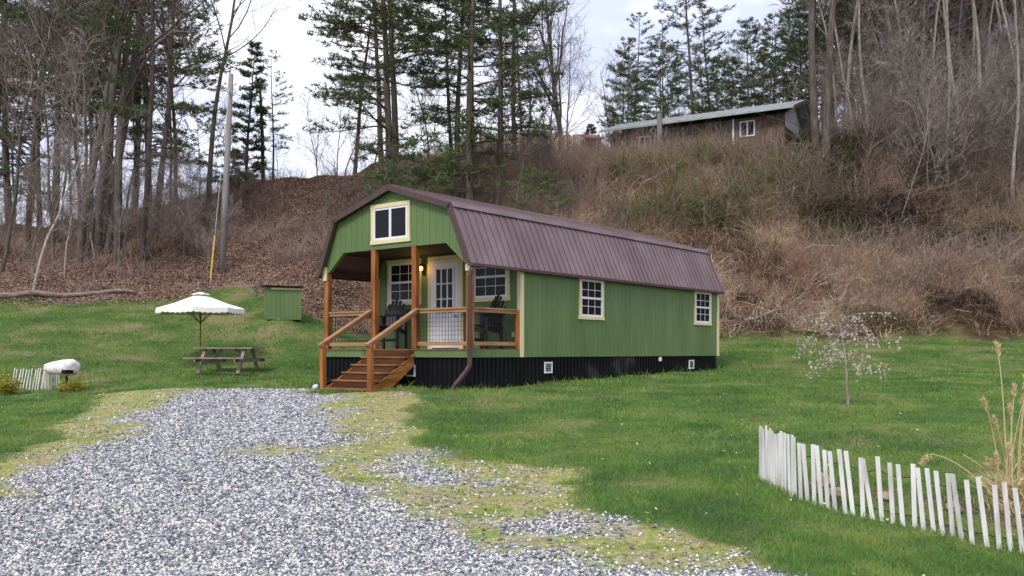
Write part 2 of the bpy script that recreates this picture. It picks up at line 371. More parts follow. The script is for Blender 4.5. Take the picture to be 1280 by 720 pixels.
r6 = ramp(n, [(.05, .035, .022), (.11, .075, .05), (.17, .13, .09)], [.35, .5, .65]); n.links.new(z1b.outputs[0], r6.inputs[0])
c = mixc(n, cl, cv, attr('verge')); c = mixc(n, c, r3.outputs[0], attr('gravel')); c = mixc(n, c, r6.outputs[0], attr('bed')); c = mixc(n, c, cb, attr('bank'))
n.links.new(c, b.inputs['Base Color']); b.inputs['Roughness'].default_value = .95; b.inputs['Specular IOR Level'].default_value = .1
bp = n.nodes.new('ShaderNodeBump'); bp.inputs['Strength'].default_value = .6; bp.inputs['Distance'].default_value = .05
n.links.new(z1b.outputs[0], bp.inputs['Height']); n.links.new(bp.outputs[0], b.inputs['Normal'])
gr = np_mesh('ground', np.stack([xf, yf, zf], -1), Fq, m, smooth=True); tag(gr, 'lawn, gravel drive and wooded bank on one rolling ground', kind='structure')
for nm, arr in (('gravel', gravel(xf, yf)), ('verge', verge(xf, yf)), ('bank', a_bank), ('rust', a_rust), ('bed', bed(xf, yf))):
    at_ = gr.data.attributes.new(nm, 'FLOAT', 'POINT'); at_.data.foreach_set('value', arr.astype(np.float32))

# ---------------------------------------------------------------- cabin
CW, CL = 4.88, 12.2
CA = math.atan2(-.620, .784)
X0 = -.913 - .784 * CW; Y0 = 20.2 + .620 * CW
ZB = .8
def cabin_world(x, y): return X0 + .784 * x + .620 * y, Y0 - .620 * x + .784 * y
def cabin_local(X_, Y_): dx = X_ - X0; dy = Y_ - Y0; return .784 * dx - .620 * dy, .620 * dx + .784 * dy
cab = empty('cabin', (X0, Y0, ZB), CA)
tag(cab, 'green one-storey gambrel-roofed cabin with maroon metal roof and timber front porch', 'cabin')
def part(mb, name, m, parent=cab, **k): return mb.build(name, m, parent, zoff=ZB, **k)
D = 1.83; ZF = 1.53; ZD = 1.72
def boards_x(x0, x1, bot, top, y0, y1, step=.203, gap=.007):
    mb = MB(); x = x0
    brk = [x0, x1] + [x for x, _ in bot] + [x for x, _ in top]
    f1 = lambda x: float(np.interp(x, [p[0] for p in bot], [p[1] for p in bot])); f2 = lambda x: float(np.interp(x, [p[0] for p in top], [p[1] for p in top]))
    while x < x1 - 1e-4:
        xe = min(x + step - gap, x1)
        cuts = sorted({x, xe} | {q for q in brk if x < q < xe})
        for a, c_ in zip(cuts, cuts[1:]):
            if f2((a + c_) / 2) - f1((a + c_) / 2) > .005:
                mb.prism_y([(a, f1(a)), (c_, f1(c_)), (c_, f2(c_)), (a, f2(a))], y0, y1)
        x += step
    return mb
def roofline(x): return float(np.interp(x, [0, .54, 2.44, 4.34, 4.88], [3.70, 4.86, 5.46, 4.86, 3.70]))
RL = [(0, 3.70), (.54, 4.86), (2.44, 5.46), (4.34, 4.86), (4.88, 3.70)]
# front gable with chamfered opening
gb = boards_x(0, CW, [(0, 3.63), (.18, 3.63), (.73, 4.1), (4.15, 4.1), (4.70, 3.63), (4.88, 3.63)], RL, 0, .05)
part(gb, 'gable_wall', 'green')
mb = MB(); mb.prism_y([(0.02, 3.66), (.56, 4.82), (2.44, 5.42), (4.32, 4.82), (4.86, 3.66), (4.68, 3.66), (4.14, 4.115), (.74, 4.115), (.2, 3.66)], .03, .12); part(mb, 'gable_frame', 'green')
# walls
def side_wall(x0, x1, xf0, xf1):
    mb = MB(); mb.box(x0, D + .02, ZF, x1, CL - .02, 3.66); y = D
    while y < CL: ye = min(y + .197, CL); mb.box(xf0, y, ZF, xf1, ye, 3.66); y += .203
    return mb
part(side_wall(CW - .1, CW - .008, CW - .01, CW + .012), 'wall', 'green')
part(side_wall(.008, .1, -.012, .01), 'wall', 'green')
bw = boards_x(0.1, CW - .1, [(0, ZD), (CW, ZD)], [(0, 3.66), (.25, 4.1), (4.63, 4.1), (CW, 3.66)], D - .012, D + .01); bw.box(.1, D + .01, ZF, CW - .1, D + .1, 3.66); bw.box(.3, D + .01, 3.66, CW - .3, D + .1, 4.1)
part(bw, 'wall', 'green')
rw = boards_x(0, CW, [(0, ZF), (CW, ZF)], RL, CL - .02, CL + .012); part(rw, 'wall', 'green')
mb = MB(); mb.box(.2, .12, 4.11, CW - .2, D + .1, 4.14); part(mb, 'porch_ceiling', 'ceil')
for bx_ in (0, CW - .09):
    mb = MB(); mb.box(bx_, .13, 3.55, bx_ + .09, D - .02, 3.70); part(mb, 'porch_beam', 'ceil')
# floor band and deck
mb = MB(); mb.box(0, -.03, ZF, CW, 0.02, 1.69); mb.box(CW - .04, .02, ZF, CW + .01, D - .05, 1.69); mb.box(-.01, .02, ZF, .04, D - .05, 1.69); part(mb, 'floor_band', 'green')
mb = MB(); yy = -.05
while yy < D - .03: mb.box(.0, yy, 1.69, CW, min(yy + .136, D - .015), 1.72); yy += .142
part(mb, 'porch_deck', 'deck')
# skirting
sk = MB()
for (p0, p1, ax) in ((.04, CW - .04, 'f'), (.04, CW - .04, 'b'), (.04, CL - .04, 'r'), (.04, CL - .04, 'l')):
    t = p0
    if ax == 'f': sk.box(.04, .05, .3, CW - .04, .09, ZF)
    if ax == 'b': sk.box(.04, CL - .09, .3, CW - .04, CL - .05, ZF)
    if ax == 'r': sk.box(CW - .09, .05, .3, CW - .05, CL - .05, ZF)
    if ax == 'l': sk.box(.05, .05, .3, .09, CL - .05, ZF)
    while t < p1 - .1:
        if ax == 'f': sk.box(t, .03, .3, t + .05, .052, ZF)
        if ax == 'r': sk.box(CW - .052, t, .3, CW - .03, t + .05, ZF)
        if ax == 'l': sk.box(.03, t, .3, .052, t + .05, ZF)
        t += .15
part(sk, 'skirting', 'black')
for (ax, p, z, s_) in (('r', 2.92, 1.27, .14), ('r', 10.4, 1.27, .14), ('f', 3.02, 1.22, .14)):
    mb = MB(); g_ = MB()
    if ax == 'r':
        for q in (-1, 1): mb.box(CW - .03, p + q * s_ - .015, z - s_, CW, p + q * s_ + .015, z + s_); mb.box(CW - .03, p - s_, z + q * s_ * .85 - .015, CW - .002, p + s_, z + q * s_ * .85 + .015)
        for k in range(5): g_.box(CW - .028, p - s_ + .02, z - .1 + k * .045, CW - .01, p + s_ - .02, z - .08 + k * .045)
    else:
        for q in (-1, 1): mb.box(p + q * s_ - .015, .0, z - s_, p + q * s_ + .015, .03, z + s_); mb.box(p - s_, .002, z + q * s_ * .85 - .015, p + s_, .03, z + q * s_ * .85 + .015)
        for k in range(5): g_.box(p - s_ + .02, .01, z - .1 + k * .045, p + s_ - .02, .028, z - .08 + k * .045)
    vf = part(mb, 'vent', 'white'); part(g_, 'louvre', 'steel', parent=vf)
mb = MB(); mb.box(CW - .03, 8.36, 1.38, CW + .03, 8.47, 1.50); part(mb, 'outlet_box', 'white', bevel=.008)
mb = MB(); mb.box(4.62, D - .05, 2.0, 4.72, D - .012, 2.14); part(mb, 'outlet_box', 'white', bevel=.008)
# roof
RO = [(-.10, 3.60), (.46, 4.93), (2.44, 5.56), (4.42, 4.93), (4.98, 3.60)]
TH = .035; ya, yb = -.13, CL + .16
rf = MB()
def slab(p, q, y0, y1, th):
    dx = q[0] - p[0]; dz = q[1] - p[1]; L_ = math.hypot(dx, dz); nxn, nzn = -dz / L_ * th, dx / L_ * th
    return [(p[0], p[1]), (q[0], q[1]), (q[0] - nxn, q[1] - nzn), (p[0] - nxn, p[1] - nzn)]
for p, q in zip(RO, RO[1:]):
    rf.prism_y(slab(p, q, ya, yb, TH), ya, yb)
    dx = q[0] - p[0]; dz = q[1] - p[1]; L_ = math.hypot(dx, dz); nxn, nzn = -dz / L_, dx / L_
    y = ya + .02
    while y < yb - .02:
        e = .02
        pp = [(p[0], p[1]), (q[0], q[1]), (q[0] + nxn * e, q[1] + nzn * e), (p[0] + nxn * e, p[1] + nzn * e)]
        rf.prism_y(pp, y, y + .045); y += .229
roof = part(rf, 'roof', 'roof')
mb = MB(); mb.prism_y([(2.24, 5.52), (2.44, 5.60), (2.64, 5.52), (2.44, 5.585)], ya - .01, yb + .01)
part(mb, 'ridge_cap', 'trim', parent=roof)
for sgn in (0, 1):
    bx = .46 if not sgn else 4.42; mb = MB(); q = -1 if not sgn else 1
    mb.prism_y([(bx - q * .10, 4.965 + .01), (bx, 4.965), (bx + q * .05, 4.86), (bx + q * .075, 4.87), (bx + q * .012, 4.985), (bx - q * .10, 4.995)], ya, yb); part(mb, 'break_flashing', 'roof', parent=roof)
# rake trim front and back
for yy0, yy1 in ((ya - .025, ya - .002), (yb + .002, yb + .025)):
    mb = MB()
    for p, q in zip(RO, RO[1:]): mb.prism_y(slab((p[0], p[1] + .02), (q[0], q[1] + .02), 0, 0, .13), yy0, yy1)
    part(mb, 'rake_trim', 'trim')
mb = MB()
for q, p in zip(RO[1:], RO): mb.prism_y(slab((p[0] + 0, p[1] - .03), (q[0], q[1] - .03), 0, 0, .03), ya + .0, -.0)
part(mb, 'soffit', 'green')
mb = MB(); mb.box(CW + .09, ya, 3.52, CW + .17, yb, 3.60); mb.box(CW + .02, ya + .02, 3.54, CW + .088, yb - .02, 3.60); part(mb, 'gutter', 'trim', bevel=.01)
mb = MB(); mb.box(-.17, ya, 3.52, -.09, yb, 3.60); part(mb, 'gutter', 'trim', bevel=.01)
# downspout
mb = MB(); pts = [(CW + .13, .0, 3.56), (CW + .09, -.09, 3.42), (CW + .07, -.11, 3.3), (CW + .07, -.11, 1.35), (CW + .02, -.17, 1.22), (CW - .14, -.36, .92), (CW - .17, -.41, .80)]
for p, q in zip(pts, pts[1:]): mb.bar(p, q, .095, .075, up=(.3, .9, .1))
part(mb, 'downspout', 'trim', bevel=.008)
# corner boards
for (x0, y0, x1, y1, z0, z1) in ((CW - .0, D - .07, CW + .03, D + .06, ZF, 3.6), (CW - .10, D - .045, CW - .002, D - .014, ZD, 3.6), (-.03, D - .07, 0.0, D + .06, ZF, 3.6), (.0, D - .045, .10, D - .014, ZD, 3.6),
                                 (CW + .012, CL - .1, CW + .034, CL + .03, ZF, 3.6), (-.02, -.035, .12, -.003, 3.44, 3.78), (CW - .12, -.035, CW + .02, -.003, 3.44, 3.78)):
    mb = MB(); mb.box(x0, y0, z0, x1, y1, z1); part(mb, 'corner_board', 'cream')
# windows: frame (cream) > sash (white), muntins, pane
def window(face, a0, a1, z0, z1, kind='hung', trim=.085):
    def bx(mb, u0, u1, v0, v1, d0, d1):
        if face == 'side': mb.box(CW + .012 + d0, u0, v0, CW + .012 + d1, u1, v1)
        elif face == 'porch': mb.box(u0, D - .012 - d1, v0, u1, D - .012 - d0, v1)
        else: mb.box(u0, -d1, v0, u1, -d0, v1)
        return mb
    fr = MB(); t = trim
    bx(fr, a0, a0 + t, z0, z1, -.01, .03); bx(fr, a1 - t, a1, z0, z1, -.01, .03); bx(fr, a0 - .015, a1 + .015, z1 - t, z1 + .01, .0, .036); bx(fr, a0 - .015, a1 + .015, z0 - .01, z0 + t, .0, .036)
    fo = part(fr, 'window', 'cream')
    b0, b1, c0, c1 = a0 + t, a1 - t, z0 + t, z1 - t; s_ = .05
    sa = MB(); bx(sa, b0, b0 + s_, c0, c1, -.005, .024); bx(sa, b1 - s_, b1, c0, c1, -.005, .024); bx(sa, b0 + s_, b1 - s_, c0, c0 + s_, -.005, .022); bx(sa, b0 + s_, b1 - s_, c1 - s_, c1, -.005, .022)
    zm = (c0 + c1) / 2
    if kind == 'hung':
        bx(sa, b0 + s_, b1 - s_, zm - .028, zm + .028, -.005, .026)
        for lo, hi in ((zm, c1 - s_), (c0 + s_, zm)):
            for k in (1, 2): u = b0 + s_ + (b1 - b0 - 2 * s_) * k / 3; bx(sa, u - .007, u + .007, lo, hi, .008, .014)
            v = (lo + hi) / 2; bx(sa, b0 + s_, b1 - s_, v - .007, v + .007, .0078, .0138)
    else:
        u = (b0 + b1) / 2; bx(sa, u - .035, u + .035, c0, c1, -.005, .026)
    part(sa, 'sash', 'white', parent=fo)
    gl = MB(); bx(gl, b0 + .01, b1 - .01, c0 + .01, c1 - .01, -.004, .006); part(gl, 'pane', 'glass', parent=fo)
window('porch', .42, 1.64, 2.88, 4.05); window('porch', 3.35, 4.55, 2.88, 4.05)
window('side', 4.20, 5.35, 2.50, 3.62 - .03, trim=.07); window('side', 10.52, 11.66, 2.50, 3.59, trim=.07)
window('front', 1.74, 3.04, 4.23, 5.16, 'slide')
# door
dr = MB(); dx0, dx1 = 2.03, 2.94
dr.box(dx0, D - .055, ZD + .03, dx1, D - .015, 3.92)
do = part(dr, 'door', 'white', bevel=.005)
mb = MB(); mb.box(dx0 + .15, D - .062, 2.62, dx1 - .15, D - .056, 3.74); part(mb, 'pane', 'glass', parent=do)
mb = MB()
for k in range(4): u = dx0 + .14 + (dx1 - dx0 - .30) * k / 3; w_ = .012 if 0 < k < 3 else .022; mb.box(u - w_, D - .072, 2.60, u + .02 + w_ - .0, D - .0625, 3.76)
for k in range(4): v = 2.60 + 1.14 * k / 3; mb.box(dx0 + .13, D - .070, v - .012, dx1 - .13, D - .0623, v + .014)
part(mb, 'muntin', 'white', parent=do)
mb = MB(); mb.tube([(dx1 - .07, D - .055, 2.55), (dx1 - .07, D - .11, 2.55)], .025, 10); mb.tube([(dx1 - .07, D - .1, 2.55), (dx1 - .07, D - .13, 2.55)], .035, 10); part(mb, 'handle', 'steel', parent=do)
mb = MB(); mb.box(dx0 - .14, D - .045, ZD, dx0 - .05, D - .013, 4.06); mb.box(dx1 + .05, D - .045, ZD, dx1 + .14, D - .013, 4.06); mb.box(dx0 - .05, D - .045, 3.98, dx1 + .05, D - .013, 4.06); part(mb, 'door_trim', 'cream')
mb = MB(); mb.box(dx0 - .048, D - .04, ZD, dx0 - .003, D - .0135, 3.97); mb.box(dx1 + .003, D - .04, ZD, dx1 + .048, D - .0135, 3.97); mb.box(dx0 - .003, D - .04, 3.925, dx1 + .003, D - .0135, 3.97); part(mb, 'door_frame', 'white')
# porch lamp (lit in the photo)
mb = MB(); mb.box(1.70, D - .05, 3.62, 1.80, D - .013, 3.86); mb.bar((1.75, D - .03, 3.84), (1.75, D - .15, 3.90), .02, .02); mb.lathe([(.075, -.03), (.03, .02), (.0, .03)], 10, (1.75, D - .14, 3.88))
la = part(mb, 'porch_lamp', 'black')
mb = MB(); mb.lathe([(0.001, -.06), (.035, -.045), (.05, 0), (.035, .045), (.001, .06)], 12, (1.75, D - .14, 3.78)); bu = part(mb, 'bulb', 'bulb', parent=la, smooth=True)
pl = bpy.data.lights.new('porch_lamp_light', 'POINT'); pl.energy = 2.2; pl.color = (1, .55, .22); pl.shadow_soft_size = .05
plo = bpy.data.objects.new('porch_lamp_light', pl); col.objects.link(plo); plo.parent = cab; plo.location = (1.75, D - .26, 3.76 - ZB)
# posts
PS = .14
for x in (0.0, 1.71, 3.07, CW - PS):
    mb = MB(); mb.box(x, .0 if 0 else -.0, ZD, x + PS, PS, 3.628 if x in (0.0, CW - PS) else 4.098); part(mb, 'post', 'wood_v', bevel=.008)
for x in (.0, CW - .09):
    mb = MB(); mb.box(x, D - .16, ZD, x + .09, D - .072, 2.64); part(mb, 'post', 'wood_v', bevel=.006)
# railings > wire mesh
def railing(p, q):
    p = Vector(p); q = Vector(q); mb = MB()
    mb.bar((p.x, p.y, 2.63), (q.x, q.y, 2.63), .09, .038)
    mb.bar((p.x, p.y, 2.576), (q.x, q.y, 2.576), .038, .07)
    ro = part(mb, 'railing', 'rail'); mb = MB(); mb.bar((p.x, p.y, 1.84), (q.x, q.y, 1.84), .038, .085); part(mb, 'bottom_rail', 'rail', parent=ro); wm = MB(); L_ = (q - p).length; k = int(L_ / .1)
    for i in range(1, k + 1): c_ = p.lerp(q, i / (k + 1)); wm.tube([(c_.x, c_.y, 1.88), (c_.x, c_.y, 2.54)], .0045, 4)
    for i in range(7): z = 1.93 + i * .1; wm.tube([(p.x, p.y, z), (q.x, q.y, z)], .0045, 4)
    part(wm, 'wire_mesh', 'wire', parent=ro)
railing((PS, .07, 0), (1.71, .07, 0)); railing((3.07 + PS, .07, 0), (CW - PS, .07, 0))
railing((CW - .05, PS, 0), (CW - .05, D - .16, 0)); railing((.05, PS, 0), (.05, D - .16, 0))
# stairs
SX0, SX1 = 1.72, 3.20
st = MB(); gz = .66; nris = 6; rise = (ZD - gz) / nris; run = .29
for k in range(nris - 1):
    zt = gz + rise * (k + 1); yf_ = -.05 - run * (nris - 1 - k)
    st.box(SX0 - .0, yf_ - .025, zt - .038, SX1, yf_ + run + .0, zt)
treads = part(st, 'stair', 'tread', bevel=.006)
mb = MB()
for k in range(nris):
    zt = gz + rise * (k + 1); yf_ = -.05 - run * (nris - 1 - k); mb.box(SX0 + .02, yf_, zt - rise, SX1 - .02, yf_ + .02, zt - .04)
part(mb, 'riser', 'riser', parent=treads)
for xx in (SX0 - .02, SX1 - .02):
    mb = MB(); yb_ = -.05 - run * 5
    mb.prism_x([(yb_ + .06, gz - .06), (yb_ + .42, gz - .06), (-.04, 1.34), (-.04, 1.60), (yb_ - .02, gz + .08), (yb_ - .02, gz - .0)], xx - .02, xx + .02); part(mb, 'stringer', 'wood_h', parent=treads)
for xx in (SX0 - .10, SX1 - .01):
    mb = MB(); mb.box(xx, -1.50, gz - .1, xx + .11, -1.39, 1.78); part(mb, 'newel_post', 'wood_v', bevel=.006)
    mb = MB(); mb.bar((xx + .055, -1.56, 1.80), (xx + .055, .0, 2.64), .12, .04); mb.bar((xx + .055, -1.39, 1.83), (xx + .055, .0, 2.575), .038, .08); part(mb, 'handrail', 'rail')
# chairs
def make_chair(z0=0):
    ch = empty('adirondack_chair', (0, 0, 0))
    KIDS[ch.name] = []
    def p(mb, nm): o = mb.build(nm, 'chair', ch, bevel=.006); KIDS[ch.name].append(o); return o
    mb = MB()
    for k in range(6): y = -.26 + k * .088; mb.box(-.25, y, .56 - k * .018, .25, y + .078, .58 - k * .018)
    p(mb, 'seat')
    mb = MB(); n_ = 7
    for k in range(n_):
        x = (k - 3) * .076; top = 1.25 - .030 * (k - 3) ** 2 ; fx = x * 1.15
        mb.bar((x, .20, .44), (fx, .47, top), .073, .02, up=(0, -1, .3))
    mb.bar((-.26, .33, .86), (.26, .33, .86), .04, .05); mb.bar((-.22, .25, .56), (.22, .25, .56), .04, .05); p(mb, 'backrest')
    for s in (-1, 1):
        mb = MB(); mb.box(s * .31 - .07, -.36, .80, s * .31 + .07, .38, .825); p(mb, 'arm')
        mb = MB(); mb.box(s * .27 - .02, -.33, 0, s * .27 + .02, -.22, .80); p(mb, 'leg')
        mb = MB(); mb.bar((s * .27, .33, 0), (s * .27, .30, .80), .04, .09); mb.bar((s * .27, -.25, .5), (s * .27, .32, .40), .04, .09); p(mb, 'leg')
    mb = MB(); mb.bar((-.27, -.28, .22), (.27, -.28, .22), .03, .07); p(mb, 'footrest')
    return ch
c1 = make_chair(); c2 = copy_tree(c1)
x_, y_ = cabin_world(1.24, 1.10); c1.location = (x_, y_, ZD); c1.rotation_euler = (0, 0, R(-14)); c1.scale = (1.12, 1, 1.03)
x_, y_ = cabin_world(4.22, 1.22); c2.location = (x_, y_, ZD); c2.rotation_euler = (0, 0, CA - R(90))
tag(c1, 'black slatted fan-back chair on the porch left of the door, facing the stairs', 'chair', 'porch chairs')
tag(c2, 'black slatted fan-back chair seen side-on at the right end of the porch', 'chair', 'porch chairs')
# drain pipe by stairs
x0_, y0_ = cabin_world(1.35, -1.35)
x1_, y1_ = cabin_world(1.45, -.35)
dp = empty('drain_pipe', (x0_, y0_, hz(x0_, y0_)))
def rel(o, pts): return [(p[0] - o.location.x, p[1] - o.location.y, p[2] - o.location.z) for p in pts]
mb = MB(); mb.tube(rel(dp, [(x1_, y1_, 1.15), (x1_ * .6 + x0_ * .4, y1_ * .6 + y0_ * .4, 1.0), (x0_, y0_, hz(x0_, y0_) + .07)]), .05, 10); mb.build('pipe', 'black', dp, smooth=True)
mb = MB(); mb.tube(rel(dp, [(x0_, y0_, hz(x0_, y0_) + .07), (x0_ - .03, y0_ - .12, hz(x0_, y0_) + .05)]), .058, 10); mb.build('pipe_end', 'white', dp, smooth=True)
tag(dp, 'black drain pipe with white end left of the porch stairs', 'pipe')

# ---------------------------------------------------------------- picnic table, umbrella, shed, pole, covered grill
x, y, z = at(286, 26.8)
pt = empty('picnic_table', (x, y, z), R(-12)); tag(pt, 'grey weathered wooden picnic table with attached benches on the lawn by the parasol', 'picnic table')
mb = MB()
for k in range(5): mb.box(-.93, -.37 + k * .15, .71, .93, -.37 + k * .15 + .14, .75)
mb.build('tabletop', 'greywood', pt)
for s in (-1, 1):
    mb = MB()
    for q in (0, 1): yy = s * .75 + (q - 1) * .15 + .005; mb.box(-.93, yy, .42, .93, yy + .14, .46)
    mb.build('bench', 'greywood', pt)
for sx_ in (-.62, .62):
    for s in (-1, 1):
        mb = MB(); mb.bar((sx_, s * .22, .71), (sx_, s * .62, 0), .045, .10, up=(1, 0, 0)); mb.build('leg', 'greywood', pt)
    mb = MB(); mb.box(sx_ + .024, -.88, .33, sx_ + .064, .88, .418); mb.build('bench_support', 'greywood', pt)
    mb = MB(); mb.bar((sx_ + math.copysign(.0, sx_), 0, .36), (sx_ * .35, 0, .70), .045, .07); mb.build('brace', 'greywood', pt)
x, y, z = at(250.5, 29.4)
um = empty('parasol', (x, y, z)); tag(um, 'white scalloped market parasol on a wooden pole behind the picnic table', 'parasol')
UH = 1.65 + (440 - 366) / F * 29.4 - z
mb = MB(); mb.tube([(0, 0, -.1), (0, 0, UH - .03)], .024, 10); mb.build('pole', 'pole', um)
mb = MB(); n_ = 8; Rm = 1.36; zt = UH; ze = UH - .50
top = [(0, 0, zt - .08)]; rings = [(.22, zt - .10), (.8, zt - .33), (Rm, ze)]; N = n_ * 6
vs = [(0, 0, zt - .06)]
for k, (r_, zz_) in enumerate(rings):
    for j in range(N):
        ph = (j % 6) / 6.; a = 2 * math.pi * j / N; cr = math.cos(math.pi / n_) / math.cos((ph - .5) * 2 * math.pi / n_)
        vs.append((r_ * cr * math.cos(a + R(10)), r_ * cr * math.sin(a + R(10)), zz_ - .03 * math.sin(math.pi * ph) * k / 2))
fs = [(0, 1 + j, 1 + (j + 1) % N) for j in range(N)]
for k in range(2):
    for j in range(N): a_ = 1 + k * N + j; b_ = 1 + k * N + (j + 1) % N; fs.append((a_, a_ + N, b_ + N, b_))
mb.add(vs, fs); canopy = mb.build('canopy', 'canvas', um)
mb = MB(); vs = []; fs = []; NV = n_ * 24
for j in range(NV):
    ph = (j % 24) / 24.; a = 2 * math.pi * j / NV + R(10); cr = math.cos(math.pi / n_) / math.cos((ph - .5) * 2 * math.pi / n_); zz_ = ze - .03 * math.sin(math.pi * ph)
    sc_ = .13 + .03 * abs(math.sin(j * math.pi / 4))
    vs += [(Rm * cr * math.cos(a) * 1.001, Rm * cr * math.sin(a) * 1.001, zz_), (Rm * 1.01 * cr * math.cos(a), Rm * 1.01 * cr * math.sin(a), zz_ - sc_)]
for j in range(NV): a_ = 2 * j; b_ = 2 * ((j + 1) % NV); fs.append((a_, a_ + 1, b_ + 1, b_))
mb.add(vs, fs); mb.build('valance', 'canvas', canopy)
mb = MB(); vs = [(0, 0, zt + .03)]; fs = []
for j in range(16): a = 2 * math.pi * j / 16; vs.append((.30 * math.cos(a), .30 * math.sin(a), zt - .05 - .02 * (j % 2)))
for j in range(16): fs.append((0, 1 + j, 1 + (j + 1) % 16))
mb.add(vs, fs); mb.build('vent_cap', 'canvas', canopy)
mb = MB()
for j in range(n_): a = 2 * math.pi * j / n_ + R(10); mb.bar((.03 * math.cos(a), .03 * math.sin(a), zt - .12), (Rm * .97 * math.cos(a), Rm * .97 * math.sin(a), ze - .02), .018, .022); mb.bar((.03 * math.cos(a), .03 * math.sin(a), ze - .45), (Rm * .5 * math.cos(a), Rm * .5 * math.sin(a), ze + .16), .014, .018)
mb.build('rib', 'pole', um)

x, y, z = at(353, 35)
sh = empty('pump_shed', (x, y, z), R(22)); tag(sh, 'small green box shed with dark sloping lid at the lawn edge', 'shed')
mb = MB(); mb.box(-.62, -.55, -.2, .62, .55, 1.0)
for k in range(8): mb.box(-.62 + k * .156, -.562, -.2, -.62 + k * .156 + .148, -.54, 1.0)
mb.build('wall', 'green', sh)
mb = MB(); mb.prism_x([(-.68, 1.005), (.66, 1.07), (.66, 1.13), (-.68, 1.065)], -.72, .70); mb.build('lid', 'black', sh)
mb = MB(); mb.box(-.5, -.585, .92, .60, -.563, .99); mb.build('lid_trim', 'cream', sh)

x, y, z = at(277, 43.5)
up = empty('utility_pole', (x, y, z)); tag(up, 'tall bare grey wooden utility pole at the edge of the wood', 'utility pole')
mb = MB(); mb.tube([(0, 0, -.3), (.15, 0, 3), (.45, 0, 9.4)], [.17, .155, .11], 14); mb.build('pole', 'util', up, smooth=True)
mb = MB(); mb.tube([(.42, -.11, 8.5), (.42, -.3, 8.5)], .04, 8); mb.box(.38, -.36, 8.42, .46, -.28, 8.58); mb.build('bracket', 'steel', up)
mb = MB(); mb.tube([(.40, -.05, 8.9), (.30, -2.6, hz(up.location.x + .3, up.location.y - 2.6) - up.location.z)], .008, 5); mb.build('guy_wire', 'steel', up)
mb = MB(); t0 = Vector((.30, -2.6, hz(up.location.x + .3, up.location.y - 2.6) - up.location.z)); t1 = Vector((.40, -.05, 8.9)); mb.tube([t0.lerp(t1, .03), t0.lerp(t1, .235)], .035, 8); mb.build('guy_guard', 'yellow', up)

x, y, z = at(76, 23.4)
cg = empty('covered_grill', (x, y, z), R(-22)); tag(cg, 'white and pinkish rounded covered grill on a thin dark stand beside the tiny picket fence', 'covered grill')
mb = MB(); prof = [(-.46, .08, .08), (-.44, .14, .11), (-.2, .20, .16), (.1, .24, .20), (.34, .25, .21), (.43, .21, .17), (.45, .10, .08)]; vs = []; NB = 18
for (xx, ry, rz) in prof:
    for j in range(NB):
        a = 2 * math.pi * j / NB; ca, sa_ = math.cos(a), math.sin(a)
        vs.append((xx + .015 * math.sin(5 * a), ry * abs(ca) ** .8 * math.copysign(1, ca), .58 + .02 * (xx + .5) + rz * abs(sa_) ** .8 * math.copysign(1, sa_)))
fs = [tuple(range(NB - 1, -1, -1)), tuple((len(prof) - 1) * NB + j for j in range(NB))]
for k in range(len(prof) - 1):
    for j in range(NB): fs.append((k * NB + j, k * NB + (j + 1) % NB, (k + 1) * NB + (j + 1) % NB, (k + 1) * NB + j))
mb.add(vs, fs); mb.build('cover', 'cover', cg, smooth=True)
mb = MB(); mb.tube([(.2, -.0, -.05), (.2, 0, .42)], .03, 8); mb.bar((.2, -.2, .02), (.2, .2, .02), .05, .04); mb.bar((0, 0, .02), (.4, 0, .02), .05, .04); mb.build('stand', 'black', cg)
mb = MB(); mb.box(.30, -.27, .44, .47, -.02, .54); mb.build('vent_door', 'black', cg, bevel=.02)

# ---------------------------------------------------------------- picket fences
def picket_fence(path, n_, hgt, label, wdt=.040, lean=None, spacing=None):
    P = [Vector((p[0], p[1])) for p in path]; L_ = [0]
    for a, b_ in zip(P, P[1:]): L_.append(L_[-1] + (b_ - a).length)
    fx = lambda s: (float(np.interp(s, L_, [p.x for p in P])), float(np.interp(s, L_, [p.y for p in P])))
    x0_, y0_ = path[0]; root = empty('picket_fence', (x0_, y0_, hz(x0_, y0_))); tag(root, label, 'fence', 'low white picket fences')
    S = []
    for k in range(n_):
        t = (k + random.uniform(-.18, .18)) / (n_ - 1); S.append(min(max(t, 0), 1) * L_[-1] if spacing is None else spacing(min(max(t, 0), 1)) * L_[-1])
    wires = [[], []]
    for s in S:
        X_, Y_ = fx(s); X2, Y2 = fx(min(s + .05, L_[-1] + .0)); X1, Y1 = fx(max(s - .05, 0)); d = Vector((X2 - X1, Y2 - Y1, 0)).normalized()
        g = hz(X_, Y_); ln = (random.gauss(0, .05) if lean is None else lean(s / L_[-1]) + random.gauss(0, .03)); up_ = (Vector((0, 0, 1)) - d * ln + Vector((0, random.gauss(0, .02), 0))).normalized()
        p = Vector((X_, Y_, g - .03)) - root.location; q = p + up_ * (hgt + random.uniform(-.03, .03))
        mb = MB(); nrm = d.cross(up_).normalized(); a = d * wdt / 2; c_ = nrm * .006
        mb.add([p - a - c_, p + a - c_, p + a + c_, p - a + c_, q - a - c_, q + a - c_, q + a + c_, q - a + c_], [(3, 2, 1, 0), (4, 5, 6, 7), (0, 1, 5, 4), (1, 2, 6, 5), (2, 3, 7, 6), (3, 0, 4, 7)])
        mb.build('picket', 'picket', root)
        for i, fr in enumerate((.22, .80)): wires[i].append(p.lerp(q, fr) - nrm * .009)
    for wv in wires:
        mb = MB(); mb.tube(wv, .0045, 5); mb.build('wire', 'wire', root)
    return root
picket_fence(FENCE, 45, .62, 'low white slatted picket fence curving round the bed at lower right', lean=lambda t: .01 + .13 * t, spacing=lambda t: (t ** 1.25))
